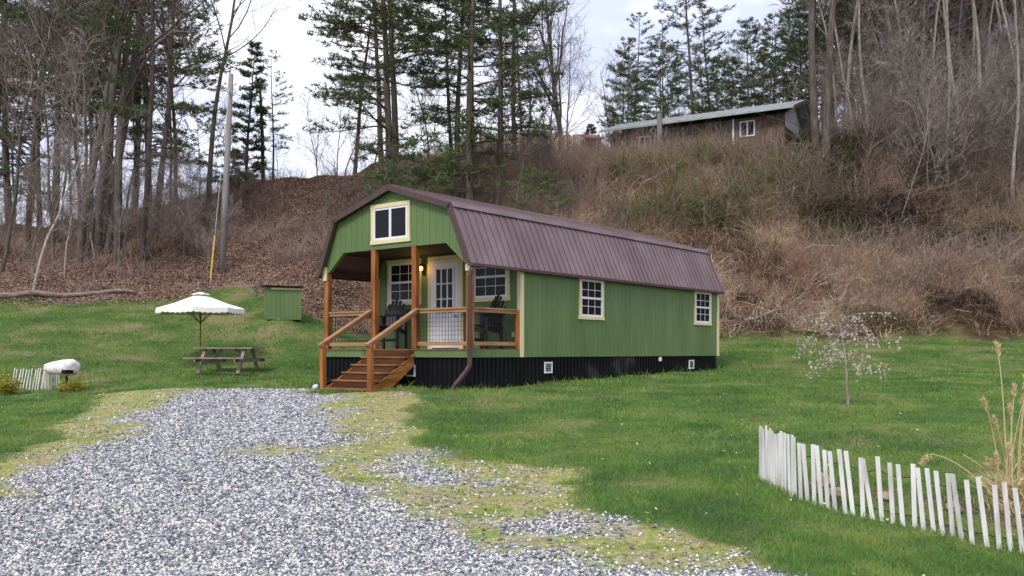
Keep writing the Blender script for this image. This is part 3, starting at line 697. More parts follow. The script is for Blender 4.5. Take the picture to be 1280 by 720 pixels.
lf = [at(14, 24.6)[:2], at(52, 24.0)[:2], at(61, 23.6)[:2], at(74, 24.1)[:2]]
picket_fence(lf, 20, .60, 'tiny white picket fence leaning between two yellow bushes at far left', lean=lambda t: -.28 if t < .68 else -.05)

# ---------------------------------------------------------------- rocks, log
def rock(px, Z, s, label):
    x, y, z = at(px, Z); mb = MB(); bm = [];
    import bmesh
    b_ = bmesh.new(); bmesh.ops.create_icosphere(b_, subdivisions=3, radius=1)
    for v in b_.verts:
        q = v.co.copy(); k = 1 + .22 * math.sin(3 * q.x + px) * math.cos(2.3 * q.y + Z) + .12 * math.sin(7 * q.z + 5 * q.x); v.co = Vector((q.x * s * 1.3 * k, q.y * s * k, max(q.z, -.5) * s * .75 * k))
    me = bpy.data.meshes.new('rock'); b_.to_mesh(me); b_.free(); o = finish(me, 'rock', 'rock', smooth=True); o.location = (x, y, z + .03); o.rotation_euler = (0, 0, px)
    tag(o, label, 'rock', 'rocks in the fenced bed')
rock(1028, 9.9, .12, 'pale tan rock behind the left half of the picket fence, topmost of the rocks')
rock(1044, 9.5, .09, 'small tan rock just right of the larger pale rock in the fenced bed')
rock(1192, 9.3, .08, 'small upright tan stone near the dry grass clump in the fenced bed')
rock(1105, 9.6, .07, 'half-buried grey-tan stone midway along the fenced bed')
mb = MB(); pts = []
for k in range(14):
    px = -30 + k * 15.5; x, y, z = at(px, 38.2 + .12 * k); pts.append((x, y, z + .14 + .03 * math.sin(k * 1.7)))
r0 = [.15 - .006 * k for k in range(14)]
o0 = pts[0]; mb.tube([(p[0] - o0[0], p[1] - o0[1], p[2] - o0[2]) for p in pts], r0, 10); lg = mb.build('fallen_log', 'log', smooth=True); lg.location = o0
tag(lg, 'long grey fallen log lying along the lawn edge at left', 'log')

# ---------------------------------------------------------------- upper building on the bank
ZR, ZL = 51.5, 57.0
A = Vector(((983 - CX) / F * ZR, ZR)); B = Vector(((757 - CX) / F * ZL, ZL)); EV = 15.15
dA = (B - A); LB = dA.length; ang = math.atan2(-dA.y, -dA.x)
ub = empty('hillside_building', (B.x, B.y, 12.6), ang); tag(ub, 'long brown board building with pale green tin roof on top of the bank', 'building')
DB = 5.0; zo = 12.6
def up_(mb, nm, m, parent=ub, **k): return mb.build(nm, m, parent, zoff=zo, **k)
mb = MB(); mb.box(.3, 0, 11.0, LB - .1, .12, EV - .12); mb.box(LB - .22, .12, 11.0, LB - .1, DB, EV - .8); mb.box(.3, .12, 11, .42, DB, EV - .8); mb.box(.42, DB - .12, 11, LB - .22, DB, EV - .8)
x = .3
while x < LB - .2: mb.box(x, -.02, 11, x + .17, .0, EV - .12); x += .2
wl = up_(mb, 'wall', 'oldwood')
mb = MB(); mb.prism_x([(.1, EV - .12), (.1, EV - .8), (DB, EV - .8), (DB / 2, EV + .85)], LB - .2, LB - .12); up_(mb, 'gable_panel', 'white')
mb = MB(); mb.prism_x([(-.75, EV - .06), (-.75, EV + .05), (DB / 2, EV + 1.15), (DB + .9, EV - 1.0), (DB + .9, EV - 1.12), (DB / 2, EV + 1.0)], -.1, LB + .55)
x = 0
while x < LB + .5: mb.prism_x([(-.74, EV + .052), (-.74, EV + .08), (DB / 2, EV + 1.18), (DB / 2, EV + 1.152)], x, x + .05); x += .45
up_(mb, 'roof', 'tinroof')
mb = MB(); mb.prism_x([(-.78, EV - .14), (-.78, EV + .06), (DB / 2, EV + 1.16), (DB + .93, EV - .99), (DB + .93, EV - 1.2), (DB / 2, EV + .92)], LB + .552, LB + .60); up_(mb, 'rake_board', 'oldwood')
def bwin(x0, x1, z0, z1, two=False):
    f = MB(); t = .07; f.box(x0, -.06, z0, x0 + t, -.022, z1); f.box(x1 - t, -.06, z0, x1, -.022, z1); f.box(x0 + t, -.06, z0, x1 - t, -.022, z0 + t); f.box(x0 + t, -.06, z1 - t, x1 - t, -.022, z1); xm = (x0 + x1) / 2; f.box(xm - .04, -.058, z0 + t, xm + .04, -.022, z1 - t)
    o = up_(f, 'window', 'white'); p = MB(); p.box(x0 + .05, -.045, z0 + .05, x1 - .05, -.03, z1 - .05); up_(p, 'pane', 'glass', parent=o)
fr = lambda px: LB - (LB) * ((983 - px) / (983 - 757.)) * .985
bwin(LB - 2.62, LB - 1.75, 13.95, EV - .3); bwin(2.2, 3.0, 13.9, EV - .45)
mb = MB(); mb.box(LB - 3.05, -.07, 13.3, LB - 2.95, -.022, EV - .1); up_(mb, 'trim_board', 'white')
mb = MB(); mb.box(3.75, -1.0, 12.2, 4.0, -.8, EV + .62); mb.box(3.71, -1.04, EV + .62, 4.04, -.76, EV + .68); up_(mb, 'chimney', 'util')
# rusty roofed lean-to left of it
x, y, z = at(739, 57.5); ru = empty('rusty_shed', (x, y, z), R(12)); tag(ru, 'little shed with a rusty red tin roof at the left end of the hillside building', 'shed')
mb = MB(); mb.box(-.5, -.5, -.5, .5, .6, 14.9 - z); mb.build('wall', 'oldwood', ru); mb = MB(); zr_ = EV + .0 - z; mb.prism_x([(-.8, zr_ - .35), (.8, zr_ + .18), (.8, zr_ + .25), (-.8, zr_ - .28)], -.65, .65); mb.build('roof', 'rusttin', ru)
# tan board fence on the skyline
p0 = at(600, 57.4); p1 = at(733, 56.6); bf = empty('board_fence', p0); tag(bf, 'tan upright board fence on the skyline left of the hillside building', 'fence')
mb = MB(); K = 58
for k in range(K):
    t = k / K; x = p0[0] + (p1[0] - p0[0]) * t; y = p0[1] + (p1[1] - p0[1]) * t; g = hz(x, y); top = 1.25 + .35 * t + random.uniform(-.08, .08)
    mb.bar((x - p0[0], y - p0[1], g - p0[2] - .4), (x - p0[0], y - p0[1], g - p0[2] + top), .10, .02, up=(0, 1, 0))
mb.build('boards', 'fenceboard', bf)
mb = MB()
for k in range(0, K + 1, 12):
    t = k / K; x = p0[0] + (p1[0] - p0[0]) * t; y = p0[1] + (p1[1] - p0[1]) * t + .06; g = hz(x, y); mb = MB(); mb.tube([(x - p0[0], y - p0[1], g - p0[2] - .4), (x - p0[0], y - p0[1], g - p0[2] + 1.5)], .06, 8); mb.build('post', 'oldwood', bf)

# ---------------------------------------------------------------- trees
def rnd_perp(d):
    v = Vector((random.gauss(0, 1), random.gauss(0, 1), random.gauss(0, 1))); v = v - d * v.dot(d); return v.normalized()
def limb(mb, p, d, L_, r0, r1, segs, n_, wob=.12, lift=0.):
    pts = [p.copy()]; rad = [r0]; cur = p.copy(); dd = d.copy()
    for i in range(segs):
        dd = (dd + rnd_perp(dd) * wob + Vector((0, 0, lift))).normalized(); cur = cur + dd * L_ / segs
        pts.append(cur.copy()); rad.append(r0 + (r1 - r0) * (i + 1) / segs)
    mb.tube(pts, rad, n_, cap=False); return pts, rad, dd
def along(pts, rad, t):
    k = t * (len(pts) - 1); i = min(int(k), len(pts) - 2); f = k - i
    return pts[i].lerp(pts[i + 1], f), rad[i] + (rad[i + 1] - rad[i]) * f, (pts[i + 1] - pts[i]).normalized()
PROTO = {}
def reg(name, trunk, crown, tm, cm, rootname, smooth=True):
    r = empty(rootname, (0, 0, -500)); KIDS[r.name] = [trunk.build('trunk', tm, r, smooth=smooth), crown.build('crown', cm, r)] ; PROTO[name] = [r, False]
    return r
def bare_tree(name, H, r0, first=.35, nb=16, spread=.75, lift=.06, wob=.07, stems=1, tm='barkgrey', cm='twig', l2=6, l3=5, blen=.38, rt='bare_tree', fork=None, lean=0):
    l3 += 2
    T = MB(); C = MB()
    for s in range(stems):
        d = Vector((random.uniform(-.12, .12) + (lean), random.uniform(-.1, .1), 1)).normalized() if stems == 1 else Vector((math.cos(s * 3.0) * .03, math.sin(s * 3.0) * .03, 1)).normalized()
        base = Vector((0, 0, -.4)) + (Vector((math.cos(s * 2.4), math.sin(s * 2.4), 0)) * r0 * .9 if stems > 1 else Vector((0, 0, 0)))
        pts, rad, _ = limb(T, base, d, H, r0, r0 * .12, 12, 9, wob, .02)
        for k in range(nb):
            t = first + (1 - first) * (k + random.random()) / nb; p, r_, dr_ = along(pts, rad, min(t, .99))
            pd = rnd_perp(dr_); d1 = (dr_ * (1 - spread) + pd * spread + Vector((0, 0, .15))).normalized()
            L1 = H * blen * (1.15 - t) * random.uniform(.6, 1.15) + .4
            tgt = T if r_ * .5 > .035 else C
            p1_, r1_, _ = limb(tgt, p, d1, L1, r_ * .5, .012, 6, 5 if r_ > .06 else 4, .16, lift)
            for j in range(l2):
                t2 = .25 + .75 * (j + random.random()) / l2; q, rq, dq = along(p1_, r1_, min(t2, .99))
                d2 = (dq * .55 + rnd_perp(dq) * .6 + Vector((0, 0, .12))).normalized(); L2 = L1 * .42 * random.uniform(.6, 1.1)
                p2_, r2_, _ = limb(C, q, d2, L2, max(rq * .5, .012), .007, 3, 3, .18, lift)
                for i in range(l3):
                    q3, _, dq3 = along(p2_, r2_, min(.15 + .85 * (i + random.random()) / l3, .99))
                    d3 = (dq3 * .6 + rnd_perp(dq3) * .6 + Vector((0, 0, .1))).normalized()
                    limb(C, q3, d3, L2 * .55 * random.uniform(.5, 1.1), .009, .004, 2, 3, .15, 0)
    return reg(name, T, C, tm, cm, rt)
def tufts(C, p, n_, ln, wd, bias=Vector((0, 0, .3))):
    for _ in range(n_):
        d = (Vector((random.gauss(0, 1), random.gauss(0, 1), random.gauss(0, .7))).normalized() + bias).normalized(); sd = rnd_perp(d) * wd
        q = p + Vector((random.gauss(0, .05), random.gauss(0, .05), random.gauss(0, .03))); C.add([q - sd, q + sd, q + d * ln * random.uniform(.7, 1.2)], [(0, 1, 2)])
def pine(name, H, r0, first=.35, nb=46, blen=3.0, tn=9, ln=.30, wd=.028, droop=-.02, tm='barkdark', cm='needle', dens=1., shape='round', rt='pine_tree', wob=.03, stubs=0):
    T = MB(); C = MB(); W = MB()
    pts, rad, _ = limb(T, Vector((0, 0, -.4)), Vector((random.uniform(-.03, .03), random.uniform(-.03, .03), 1)).normalized(), H, r0, r0 * .12, 12, 9, wob, .03)
    for k in range(stubs):
        p, r_, dr_ = along(pts, rad, random.uniform(.12, first)); limb(T, p, (rnd_perp(dr_) + Vector((0, 0, .05))).normalized(), random.uniform(.5, 2.2), .03, .008, 4, 4, .15, -.02)
    for k in range(nb):
        t = first + (1 - first) * (k + random.random()) / nb; p, r_, dr_ = along(pts, rad, min(t, .995)); u = (t - first) / (1 - first)
        env = (math.sin(math.pi * (.18 + .80 * u)) ** .6) if shape == 'round' else (1.02 - u) ** .8
        L1 = blen * env * random.uniform(.55, 1.15) + .15
        a = random.uniform(0, 2 * math.pi); d1 = Vector((math.cos(a), math.sin(a), .05 + .45 * u)).normalized()
        p1_, r1_, _ = limb(T, p, d1, L1, max(r_ * .35, .02), .008, 5, 4, .10, droop + .03 * u)
        m_ = max(3, int(L1 * 3.2 * dens))
        for j in range(m_):
            t2 = .28 + .72 * (j + random.random()) / m_; q, _, dq = along(p1_, r1_, min(t2, .99))
            sd = dq.cross(Vector((0, 0, 1))).normalized() * random.choice((-1, 1)); d2 = (dq * .6 + sd * .8 + Vector((0, 0, .12 + random.uniform(-.1, .2)))).normalized(); L2 = (L1 * .3 + .25) * random.uniform(.5, 1.1) * (1.2 - t2 * .6)
            p2_, r2_, _ = limb(T, q, d2, L2, .010, .005, 2, 3, .15, .02)
            mm = max(2, int(L2 * 4.5 * dens))
            for i in range(mm): q2, _, _ = along(p2_, r2_, min((i + .8) / mm, .99)); tufts(C, q2, tn, ln, wd)
        tufts(C, p1_[-1], tn, ln, wd)
    return reg(name, T, C, tm, cm, rt)
bare_tree('bareA', 17, .115, .38, 20, .62, .07)
bare_tree('bareB', 19, .10, .45, 18, .55, .09, tm='barkpale', cm='twigpale')
bare_tree('bareC', 14, .085, .30, 22, .62, .06, wob=.10)
bare_tree('bareD', 20, .19, .35, 24, .70, .06, wob=.05, tm='barkgrey')
bare_tree('bareE', 12, .065, .25, 20, .6, .05, wob=.14, tm='barkpale', cm='twigpale')
bare_tree('vase', 15, .22, .22, 22, .42, .14, wob=.04, blen=.62, l2=7, l3=5)
bare_tree('sparse', 16, .15, .52, 12, .55, .10, wob=.05, blen=.5, l2=5, l3=3)
bare_tree('twin', 19, .21, .42, 14, .6, .06, stems=2, wob=.04, tm='barkgrey')
bare_tree('twiggy', 8.5, .05, .08, 34, .55, .05, wob=.10, tm='barkpale', cm='twigpale', blen=.5, l2=8, l3=4)
bare_tree('twiggybrown', 6.5, .045, .06, 30, .6, .04, wob=.12, tm='barkgrey', cm='twig', blen=.5, l2=8, l3=4)
pine('pineA', 23, .22, .13, 70, 4.0, stubs=10, dens=.85, tn=9)
pine('pineB', 20, .17, .24, 56, 3.0, stubs=10, dens=.85, tn=9)
pine('pineC', 17, .15, .28, 64, 2.7, shape='round', dens=1.0, tn=10, wob=.04)
pine('pineSpare', 25, .24, .34, 54, 5.0, dens=.85, stubs=14, tn=11)
pine('pineSide', 23, .17, .25, 40, 4.8, dens=.8, stubs=8, tn=10, wob=.05)
pine('spruce', 9.5, .12, .06, 90, 1.5, shape='cone', dens=1.6, ln=.24, wd=.03, tn=9, rt='spruce_tree', droop=-.05)
pine('cedar', 5.5, .09, .05, 70, 1.6, shape='cone', dens=1.4, cm='needlebronze', rt='cedar_tree', ln=.24)
pine('sapling', 8.0, .06, .10, 40, 3.0, shape='round', dens=.85, wob=.09, cm='needlelight', rt='pine_sapling', ln=.28, tn=10)
def place(kind, px, Z, label=None, group=None, hgt=None, rz=None, lean=(0, 0), s=1., cat='tree', pxtop=None):
    r, used = PROTO[kind]; x, y, z = at(px, Z)
    o = r if not used else copy_tree(r); PROTO[kind][1] = True
    o.location = (x, y, z); o.scale = (s, s, s if hgt is None else s * hgt)
    o.rotation_euler = (lean[1], lean[0], random.uniform(0, 6.28) if rz is None else rz)
    o.rotation_mode = 'ZYX'
    if 'group' in o.keys(): del o['group']
    tag(o, label, cat, group); return o
# --- left wood, individually readable trunks
LT = [('bareD', 97, 46, 'thick dark-based bare tree trunk among the left wood, third trunk group from the left edge', .0, 1.15),
      ('bareE', 40, 38.9, 'slender pale grey tree standing at the left end of the fallen log', .10, 1.05),
      ('bareC', 2, 41, 'dark slim tree leaning to the right at the far left edge', .22, 1.1),
      ('bareE', 80, 41, 'short crooked mottled pale tree in front of the left wood', .03, .62),
      ('twin', 127, 47, 'thick double-stemmed grey tree in the middle of the left wood', .08, 1.25),
      ('bareD', 148, 46, 'thick grey-brown trunk leaning right, just left of the dark slim pine', .10, 1.2),
      ('pineSide', 178, 46, 'dark slim pine with long side boughs at the right edge of the left wood', .06, 1.0),
      ('bareC', 229, 42, 'short thin dark stemmed tree between the left wood and the utility pole', -.03, .42),
      ('sparse', 259, 50, 'tall thin bare tree whose fan of branches rises behind the utility pole', .06, 1.1),
      ('spruce', 307, 56, 'narrow dark conifer just right of the utility pole', 0, 1.0),
      ('sapling', 250, 56, 'bushy low evergreen on the skyline left of the utility pole', 0, .75),
      ('pineB', 341, 58, 'thin-crowned pine right of the limbless trunk on the skyline', 0, .42),
      ('bareC', 398, 52, 'small crooked bare tree on the skyline left of the cabin peak', .05, .45)]
for k, px, Z, lb, ln, s in LT: place(k, px, Z, lb, 'trees in the left wood' if px < 240 else None, s=s, lean=(ln, 0))
x, y, z = at(329, 57); mb = MB(); mb.tube([(0, 0, -.4), (-.05, 0, 3), (-.2, 0, 6.3)], [.13, .11, .06], 8); mb.tube([(-.1, 0, 4.2), (.3, .1, 4.6)], [.03, .01], 5)
o = mb.build('dead_tree', 'barkdark', smooth=True); o.location = (x, y, z); tag(o, 'limbless dead tree trunk standing on the skyline beside the narrow conifer', 'dead tree')
# --- centre pines
CT = [('pineA', 486, 46, 'left of the twin tall pines behind the cabin peak', -.01, 1.0, 'pine'), ('pineSpare', 498, 47.5, 'right of the twin tall pines behind the cabin peak', .01, .9, 'pine'),
      ('pineB', 572, 47, 'slim pine just left of the thick straight pine behind the cabin roof', 0, 1.0, 'pine'), ('pineA', 588, 44, 'thick straight pine behind the middle of the cabin roof', 0, 1.0, 'pine'),
      ('pineB', 619, 44.5, 'tall pine leaning slightly right behind the cabin roof', .03, 1.05, 'pine'), ('bareC', 640, 44, 'crooked bare tree right of the tall pines behind the cabin', .10, .95, 'tree'),
      ('bareC', 540, 50, 'thin bare tree between the twin pines and the slim pine', -.04, .8, 'tree'),
      ('sapling', 478, 43, 'light green young pine at the foot of the twin tall pines', 0, .6, 'pine'), ('sapling', 560, 44.5, 'light green young pine in front of the slim pine trunk', 0, .75, 'pine'),
      ('sapling', 665, 42.5, 'light green young pine above the cabin roof, right of the tall pines', 0, .55, 'pine'), ('sapling', 520, 44, 'light green young pine low behind the cabin peak', 0, .65, 'pine'),
      ('vase', 706, 60, 'large bare tree with upswept fan of branches above the board fence', 0, 1.0, 'tree'),
      ('cedar', 735, 62, 'small bronze-green conifer beside the rusty shed', 0, .75, 'conifer'),
      ('pineC', 785, 66, 'full green pine left of the chimney above the hillside building', 0, .62, 'pine'), ('pineB', 866, 66, 'tall thin-trunked pine rising above the middle of the tin roof', 0, .95, 'pine'),
      ('pineC', 897, 68, 'broad dense pine right of the tall thin pine above the tin roof', 0, .60, 'pine'), ('pineB', 838, 68, 'thin pine just left of the tall thin pine above the tin roof', 0, .55, 'pine'),
      ('pineC', 935, 66, 'tall full pine above the window of the hillside building', 0, .72, 'pine'), ('pineB', 960, 64, 'pine with narrow crown above the roof peak of the hillside building', 0, .55, 'pine'),
      ('twin', 1026, 49.5, 'thick double-stemmed bare tree at the right end of the hillside building', 0, 1.2, 'tree'),
      ('bareB', 1185, 48, 'pale grey slender tree, leftmost of the pale trunks at upper right', -.04, 1.0, 'tree'), ('bareB', 1203, 50, 'pale grey slender tree, second of the pale trunks at upper right', -.04, 1.05, 'tree'),
      ('bareB', 1225, 49, 'pale straight slender tree, third of the pale trunks at upper right', -.02, 1.1, 'tree'), ('bareB', 1266, 46, 'pale slender tree nearest the right edge on the bank', 0, 1.0, 'tree'),
      ('bareB', 1140, 54, 'pale tall straight tree between the double-stemmed tree and the pale trunks', 0, 1.0, 'tree'),
      ('pineC', 1195, 62, 'dark evergreen high in the wood behind the pale trunks', 0, .8, 'pine'), ('spruce', 1183, 56, 'dark narrow evergreen low behind the leftmost pale trunk', 0, .40, 'conifer'),
      ('pineSpare', 1120, 66, 'high-crowned pine in the wood left of the pale trunks', 0, .9, 'pine'), ('pineB', 1010, 62, 'pine behind the double-stemmed bare tree', 0, .9, 'pine')]
for k, px, Z, lb, ln, s, ct in CT: place(k, px, Z, lb, None, s=s, lean=(ln, 0), cat=ct)
# --- background individuals
ORD = 'first second third fourth fifth sixth seventh eighth ninth tenth eleventh twelfth thirteenth fourteenth fifteenth sixteenth seventeenth eighteenth nineteenth twentieth'.split()
LOOK = {'twiggy': 'pale twiggy', 'twiggybrown': 'brown twiggy', 'pineSide': 'slim', 'bareA': 'grey-brown', 'bareB': 'pale slender', 'bareC': 'thin crooked', 'bareD': 'thick grey', 'bareE': 'pale crooked', 'pineSpare': 'wide-boughed', 'pineA': 'dense tall', 'pineB': 'narrow', 'pineC': 'bushy', 'sparse': 'sparse'}
NOUN = lambda k: 'pine' if k.startswith('pine') else 'bare tree'
def scatter(n_, pxr, Zr, kinds, label, group, sr=(.8, 1.2), cat='tree', zones=None):
    seen = {}
    for i in range(n_):
        px = pxr[0] + (pxr[1] - pxr[0]) * (i + random.random()) / n_; Z = random.uniform(*Zr)
        kd = random.choice(kinds); zn = label
        for lim, wd_ in (zones or []):
            if px < lim: zn = wd_; break
        key = (kd, zn); seen[key] = seen.get(key, 0) + 1
        place(kd, px, Z, f"{ORD[seen[key] - 1]} {LOOK[kd]} {NOUN(kd)} from the left {zn}", group, s=random.uniform(*sr), lean=(random.gauss(0, .04), random.gauss(0, .03)), cat='pine' if kd.startswith('pine') else 'tree')
scatter(17, (-60, 215), (48, 72), ['bareA', 'bareB', 'bareC', 'bareD', 'bareA'], 'deep in the left wood', 'bare trees deep in the left wood')
scatter(12, (-50, 225), (50, 66), ['pineSpare', 'pineA', 'pineSide'], 'among the bare trees of the left wood', 'pines in the left wood', (.85, 1.1), 'pine')
scatter(10, (-40, 230), (41.5, 48), ['bareE', 'bareC'], 'before the left wood', 'understorey trees in the left wood', (.35, .6))
scatter(5, (215, 400), (58, 74), ['bareC', 'sparse', 'bareE'], 'on the skyline left of the cabin', 'thin skyline trees', (.3, .5))
scatter(8, (765, 1015), (66, 84), ['pineC', 'pineC', 'pineB'], 'above the tin roof', 'pines above the tin roof', (.68, .95), 'pine')
scatter(12, (400, 720), (60, 84), ['bareC', 'bareA', 'pineB', 'bareE'], 'far behind the cabin pines', 'distant trees behind the tall pines', (.5, .85))
scatter(5, (430, 665), (50, 60), ['pineB', 'pineSpare', 'pineC'], 'on the skyline behind the cabin peak', 'further pines behind the cabin', (.7, .95), 'pine')
scatter(26, (760, 1010), (70, 92), ['bareB', 'sparse', 'bareC', 'bareA', 'pineB'], 'behind the hillside building', 'distant trees behind the hillside building', (.5, .85))
scatter(66, (1010, 1330), (54, 92), ['bareA', 'bareB', 'bareC', 'bareD', 'bareA', 'bareB'], 'by the right edge', 'bare trees on the right slope', (.8, 1.25), zones=[(1090, 'beside the double-stemmed tree'), (1170, 'left of the pale trunks'), (1240, 'behind the pale trunks')])
scatter(18, (1000, 1330), (60, 90), ['pineB', 'pineA', 'pineC'], 'on the upper right slope', 'pines on the right slope', (.8, 1.1), 'pine')
scatter(46, (1062, 1340), (47, 72), ['twiggy', 'twiggy', 'twiggybrown'], 'among the right slope trees', 'low twiggy trees on the right slope', (.6, 1.1), zones=[(1090, 'beside the double-stemmed tree'), (1150, 'before the right slope'), (1200, 'under the pale trunks'), (1270, 'right of the pale trunks')])
scatter(13, (1060, 1335), (50, 60), ['bareB'], 'on the upper bank', 'pale straight trunks on the right slope', (.9, 1.1))
scatter(16, (-50, 300), (42, 54), ['twiggybrown', 'twiggybrown', 'twiggy'], 'under the left wood', 'low twiggy trees in the left wood', (.4, .75))
scatter(12, (410, 720), (44, 56), ['twiggybrown'], 'behind the cabin roof', 'low twiggy trees behind the cabin', (.35, .7))
scatter(7, (1060, 1310), (44, 54), ['bareE', 'bareC'], 'on the brushy right bank', 'small bare trees on the right bank', (.4, .65))

# ---------------------------------------------------------------- young blossom tree
random.seed(5)
x, y, z = at(1060, 18.0)
bt = empty('blossom_tree', (x, y, z)); tag(bt, 'small weeping young tree with pinkish white blossom on the right lawn', 'tree')
T = MB(); C = MB(); tp, tr, _ = limb(T, Vector((0, 0, -.1)), Vector((0, 0, 1)), 1.85, .030, .007, 8, 8, .05, .02)
for k in range(26):
    t = .40 + .56 * (k + random.random()) / 26; p, r_, d = along(tp, tr, min(t, .99)); a = k * 2.4 + random.uniform(-.4, .4); L1 = random.uniform(.8, 1.5) * (1.35 - .55 * t)
    q, qr, _ = limb(T, p, Vector((math.cos(a), math.sin(a), .70)).normalized(), L1, .008, .003, 8, 4, .12, -.17)
    for j in range(13):
        s_, _, dq = along(q, qr, random.uniform(.25, .99)); e = s_ + Vector((random.gauss(0, .07), random.gauss(0, .07), random.uniform(-.22, .05)))
        T.tube([s_, e], [.003, .002], 3, cap=False)
        for _ in range(2):
            c_ = s_.lerp(e, random.random())
            for _k in range(4):
                u = Vector((random.gauss(0, 1), random.gauss(0, 1), random.gauss(0, 1))).normalized(); v_ = rnd_perp(u); s2 = random.uniform(.013, .026); C.add([c_ - u * s2, c_ + v_ * s2, c_ + u * s2, c_ - v_ * s2], [(0, 1, 2, 3)])
T.build('trunk', 'barkpale', bt, smooth=True); C.build('crown', 'blossom', bt)
# ---------------------------------------------------------------- yellow shrubs and dry ornamental grass
def leafy(px, Z, rx, rzh, n_, label, mkey='yellowshrub'):
    x, y, z = at(px, Z); r = empty('shrub', (x, y, z)); tag(r, label, 'shrub', 'yellow shrubs at far left'); S = MB(); L_ = MB()
    for k in range(26):
        a = random.uniform(0, 6.28); d = Vector((math.cos(a) * .7, math.sin(a) * .7, random.uniform(.5, 1.2))).normalized(); q, qr, _ = limb(S, Vector((random.gauss(0, rx * .2), random.gauss(0, rx * .2), -.03)), d, random.uniform(.6, 1.1) * rx * 1.4, .012, .004, 4, 4, .15, .02)
        for j in range(n_ // 26):
            c_, _, _ = along(q, qr, random.uniform(.3, .99)); c_ = c_ + Vector((random.gauss(0, .06), random.gauss(0, .06), random.gauss(0, .05))); u = rnd_perp(Vector((0, 0, 1))) ; v_ = rnd_perp(u); s2 = random.uniform(.02, .045); L_.add([c_ - u * s2, c_ + v_ * s2 * .5, c_ + u * s2, c_ - v_ * s2 * .5], [(0, 1, 2, 3)])
    S.build('stem', 'twig', r); L_.build('foliage', mkey, r)
leafy(6, 22.6, .42, .5, 1600, 'yellow-green shrub at the left edge beside the tiny picket fence')
leafy(91, 23.0, .28, .3, 1000, 'low yellow shrub right of the tiny picket fence')
def dry_grass():
    x, y, z = at(1263, 9.4); r = empty('ornamental_grass', (x, y, z)); tag(r, 'clump of tall dry straw-coloured grass with drooping seed heads at right edge', 'ornamental grass')
    S = MB(); H_ = MB()
    stems = [(-.02, .0, 1.85, -.13), (.02, .05, 1.4, .04), (.08, .0, 1.7, .10), (-.02, -.1, 1.2, -.05), (.05, .1, 1.3, .14), (-.06, .05, 1.25, -.20), (.1, 0, 1.5, .05), (0, 0, 1.05, -.18)]
    def stem(b0, b1, hh, lx, head=True):
        pts = [Vector((b0, b1, -.03)) + Vector((lx * (t ** 2), .02 * math.sin(t * 5), hh * t * (1 - .06 * t))) for t in [i / 7 for i in range(8)]]; S.tube(pts, [.008 - .0006 * i for i in range(8)], 5, cap=False)
        if head:
            e = pts[-1]; dd = (pts[-1] - pts[-2]).normalized()
            for _ in range(130):
                c_ = e - dd * random.uniform(0, .12) + Vector((random.gauss(0, .010),) * 1 + (random.gauss(0, .010), random.gauss(0, .008))); u = (dd + rnd_perp(dd) * .6).normalized(); v_ = rnd_perp(u) * .006; H_.add([c_ - v_, c_ + v_, c_ + u * .04], [(0, 1, 2)])
    for s_ in stems: stem(*s_)
    for _ in range(30): stem(random.gauss(.05, .1), random.gauss(0, .08), random.uniform(.3, .85), random.gauss(0, .2), random.random() < .45)
    # the long arching stem to the left
    pts = [Vector((-.1 - .80 * t, -.02, .05 + 1.05 * t - .50 * t * t - (.10 if t > .97 else 0))) for t in [i / 9 for i in range(10)]]; S.tube(pts, [.009 - .0005 * i for i in range(10)], 5)
    for _ in range(200): c_ = pts[-1].lerp(pts[-2], random.random() * .8) + Vector((random.gauss(0, .012), random.gauss(0, .012), random.gauss(0, .010))); u = Vector((random.gauss(-.6, .4), random.gauss(0, .4), random.gauss(-.1, .4))).normalized(); v_ = rnd_perp(u) * .005; H_.add([c_ - v_, c_ + v_, c_ + u * .04], [(0, 1, 2)])
    for _ in range(520):
        a = random.uniform(0, 6.28); L_ = random.uniform(.15, .5); b0 = Vector((random.gauss(.06, .10), random.gauss(0, .08), 0)); d = Vector((math.cos(a) * .5, math.sin(a) * .5, 1)).normalized(); sd = rnd_perp(d) * .006
        m_ = b0 + d * L_ * .6; e = b0 + d * L_ + Vector((math.cos(a), math.sin(a), -.3)) * L_ * .35; S.add([b0 - sd, b0 + sd, m_ + sd, m_ - sd, e], [(0, 1, 2, 3), (3, 2, 4)])
    S.build('stem', 'straw', r); H_.build('seed_head', 'straw', r)
dry_grass()

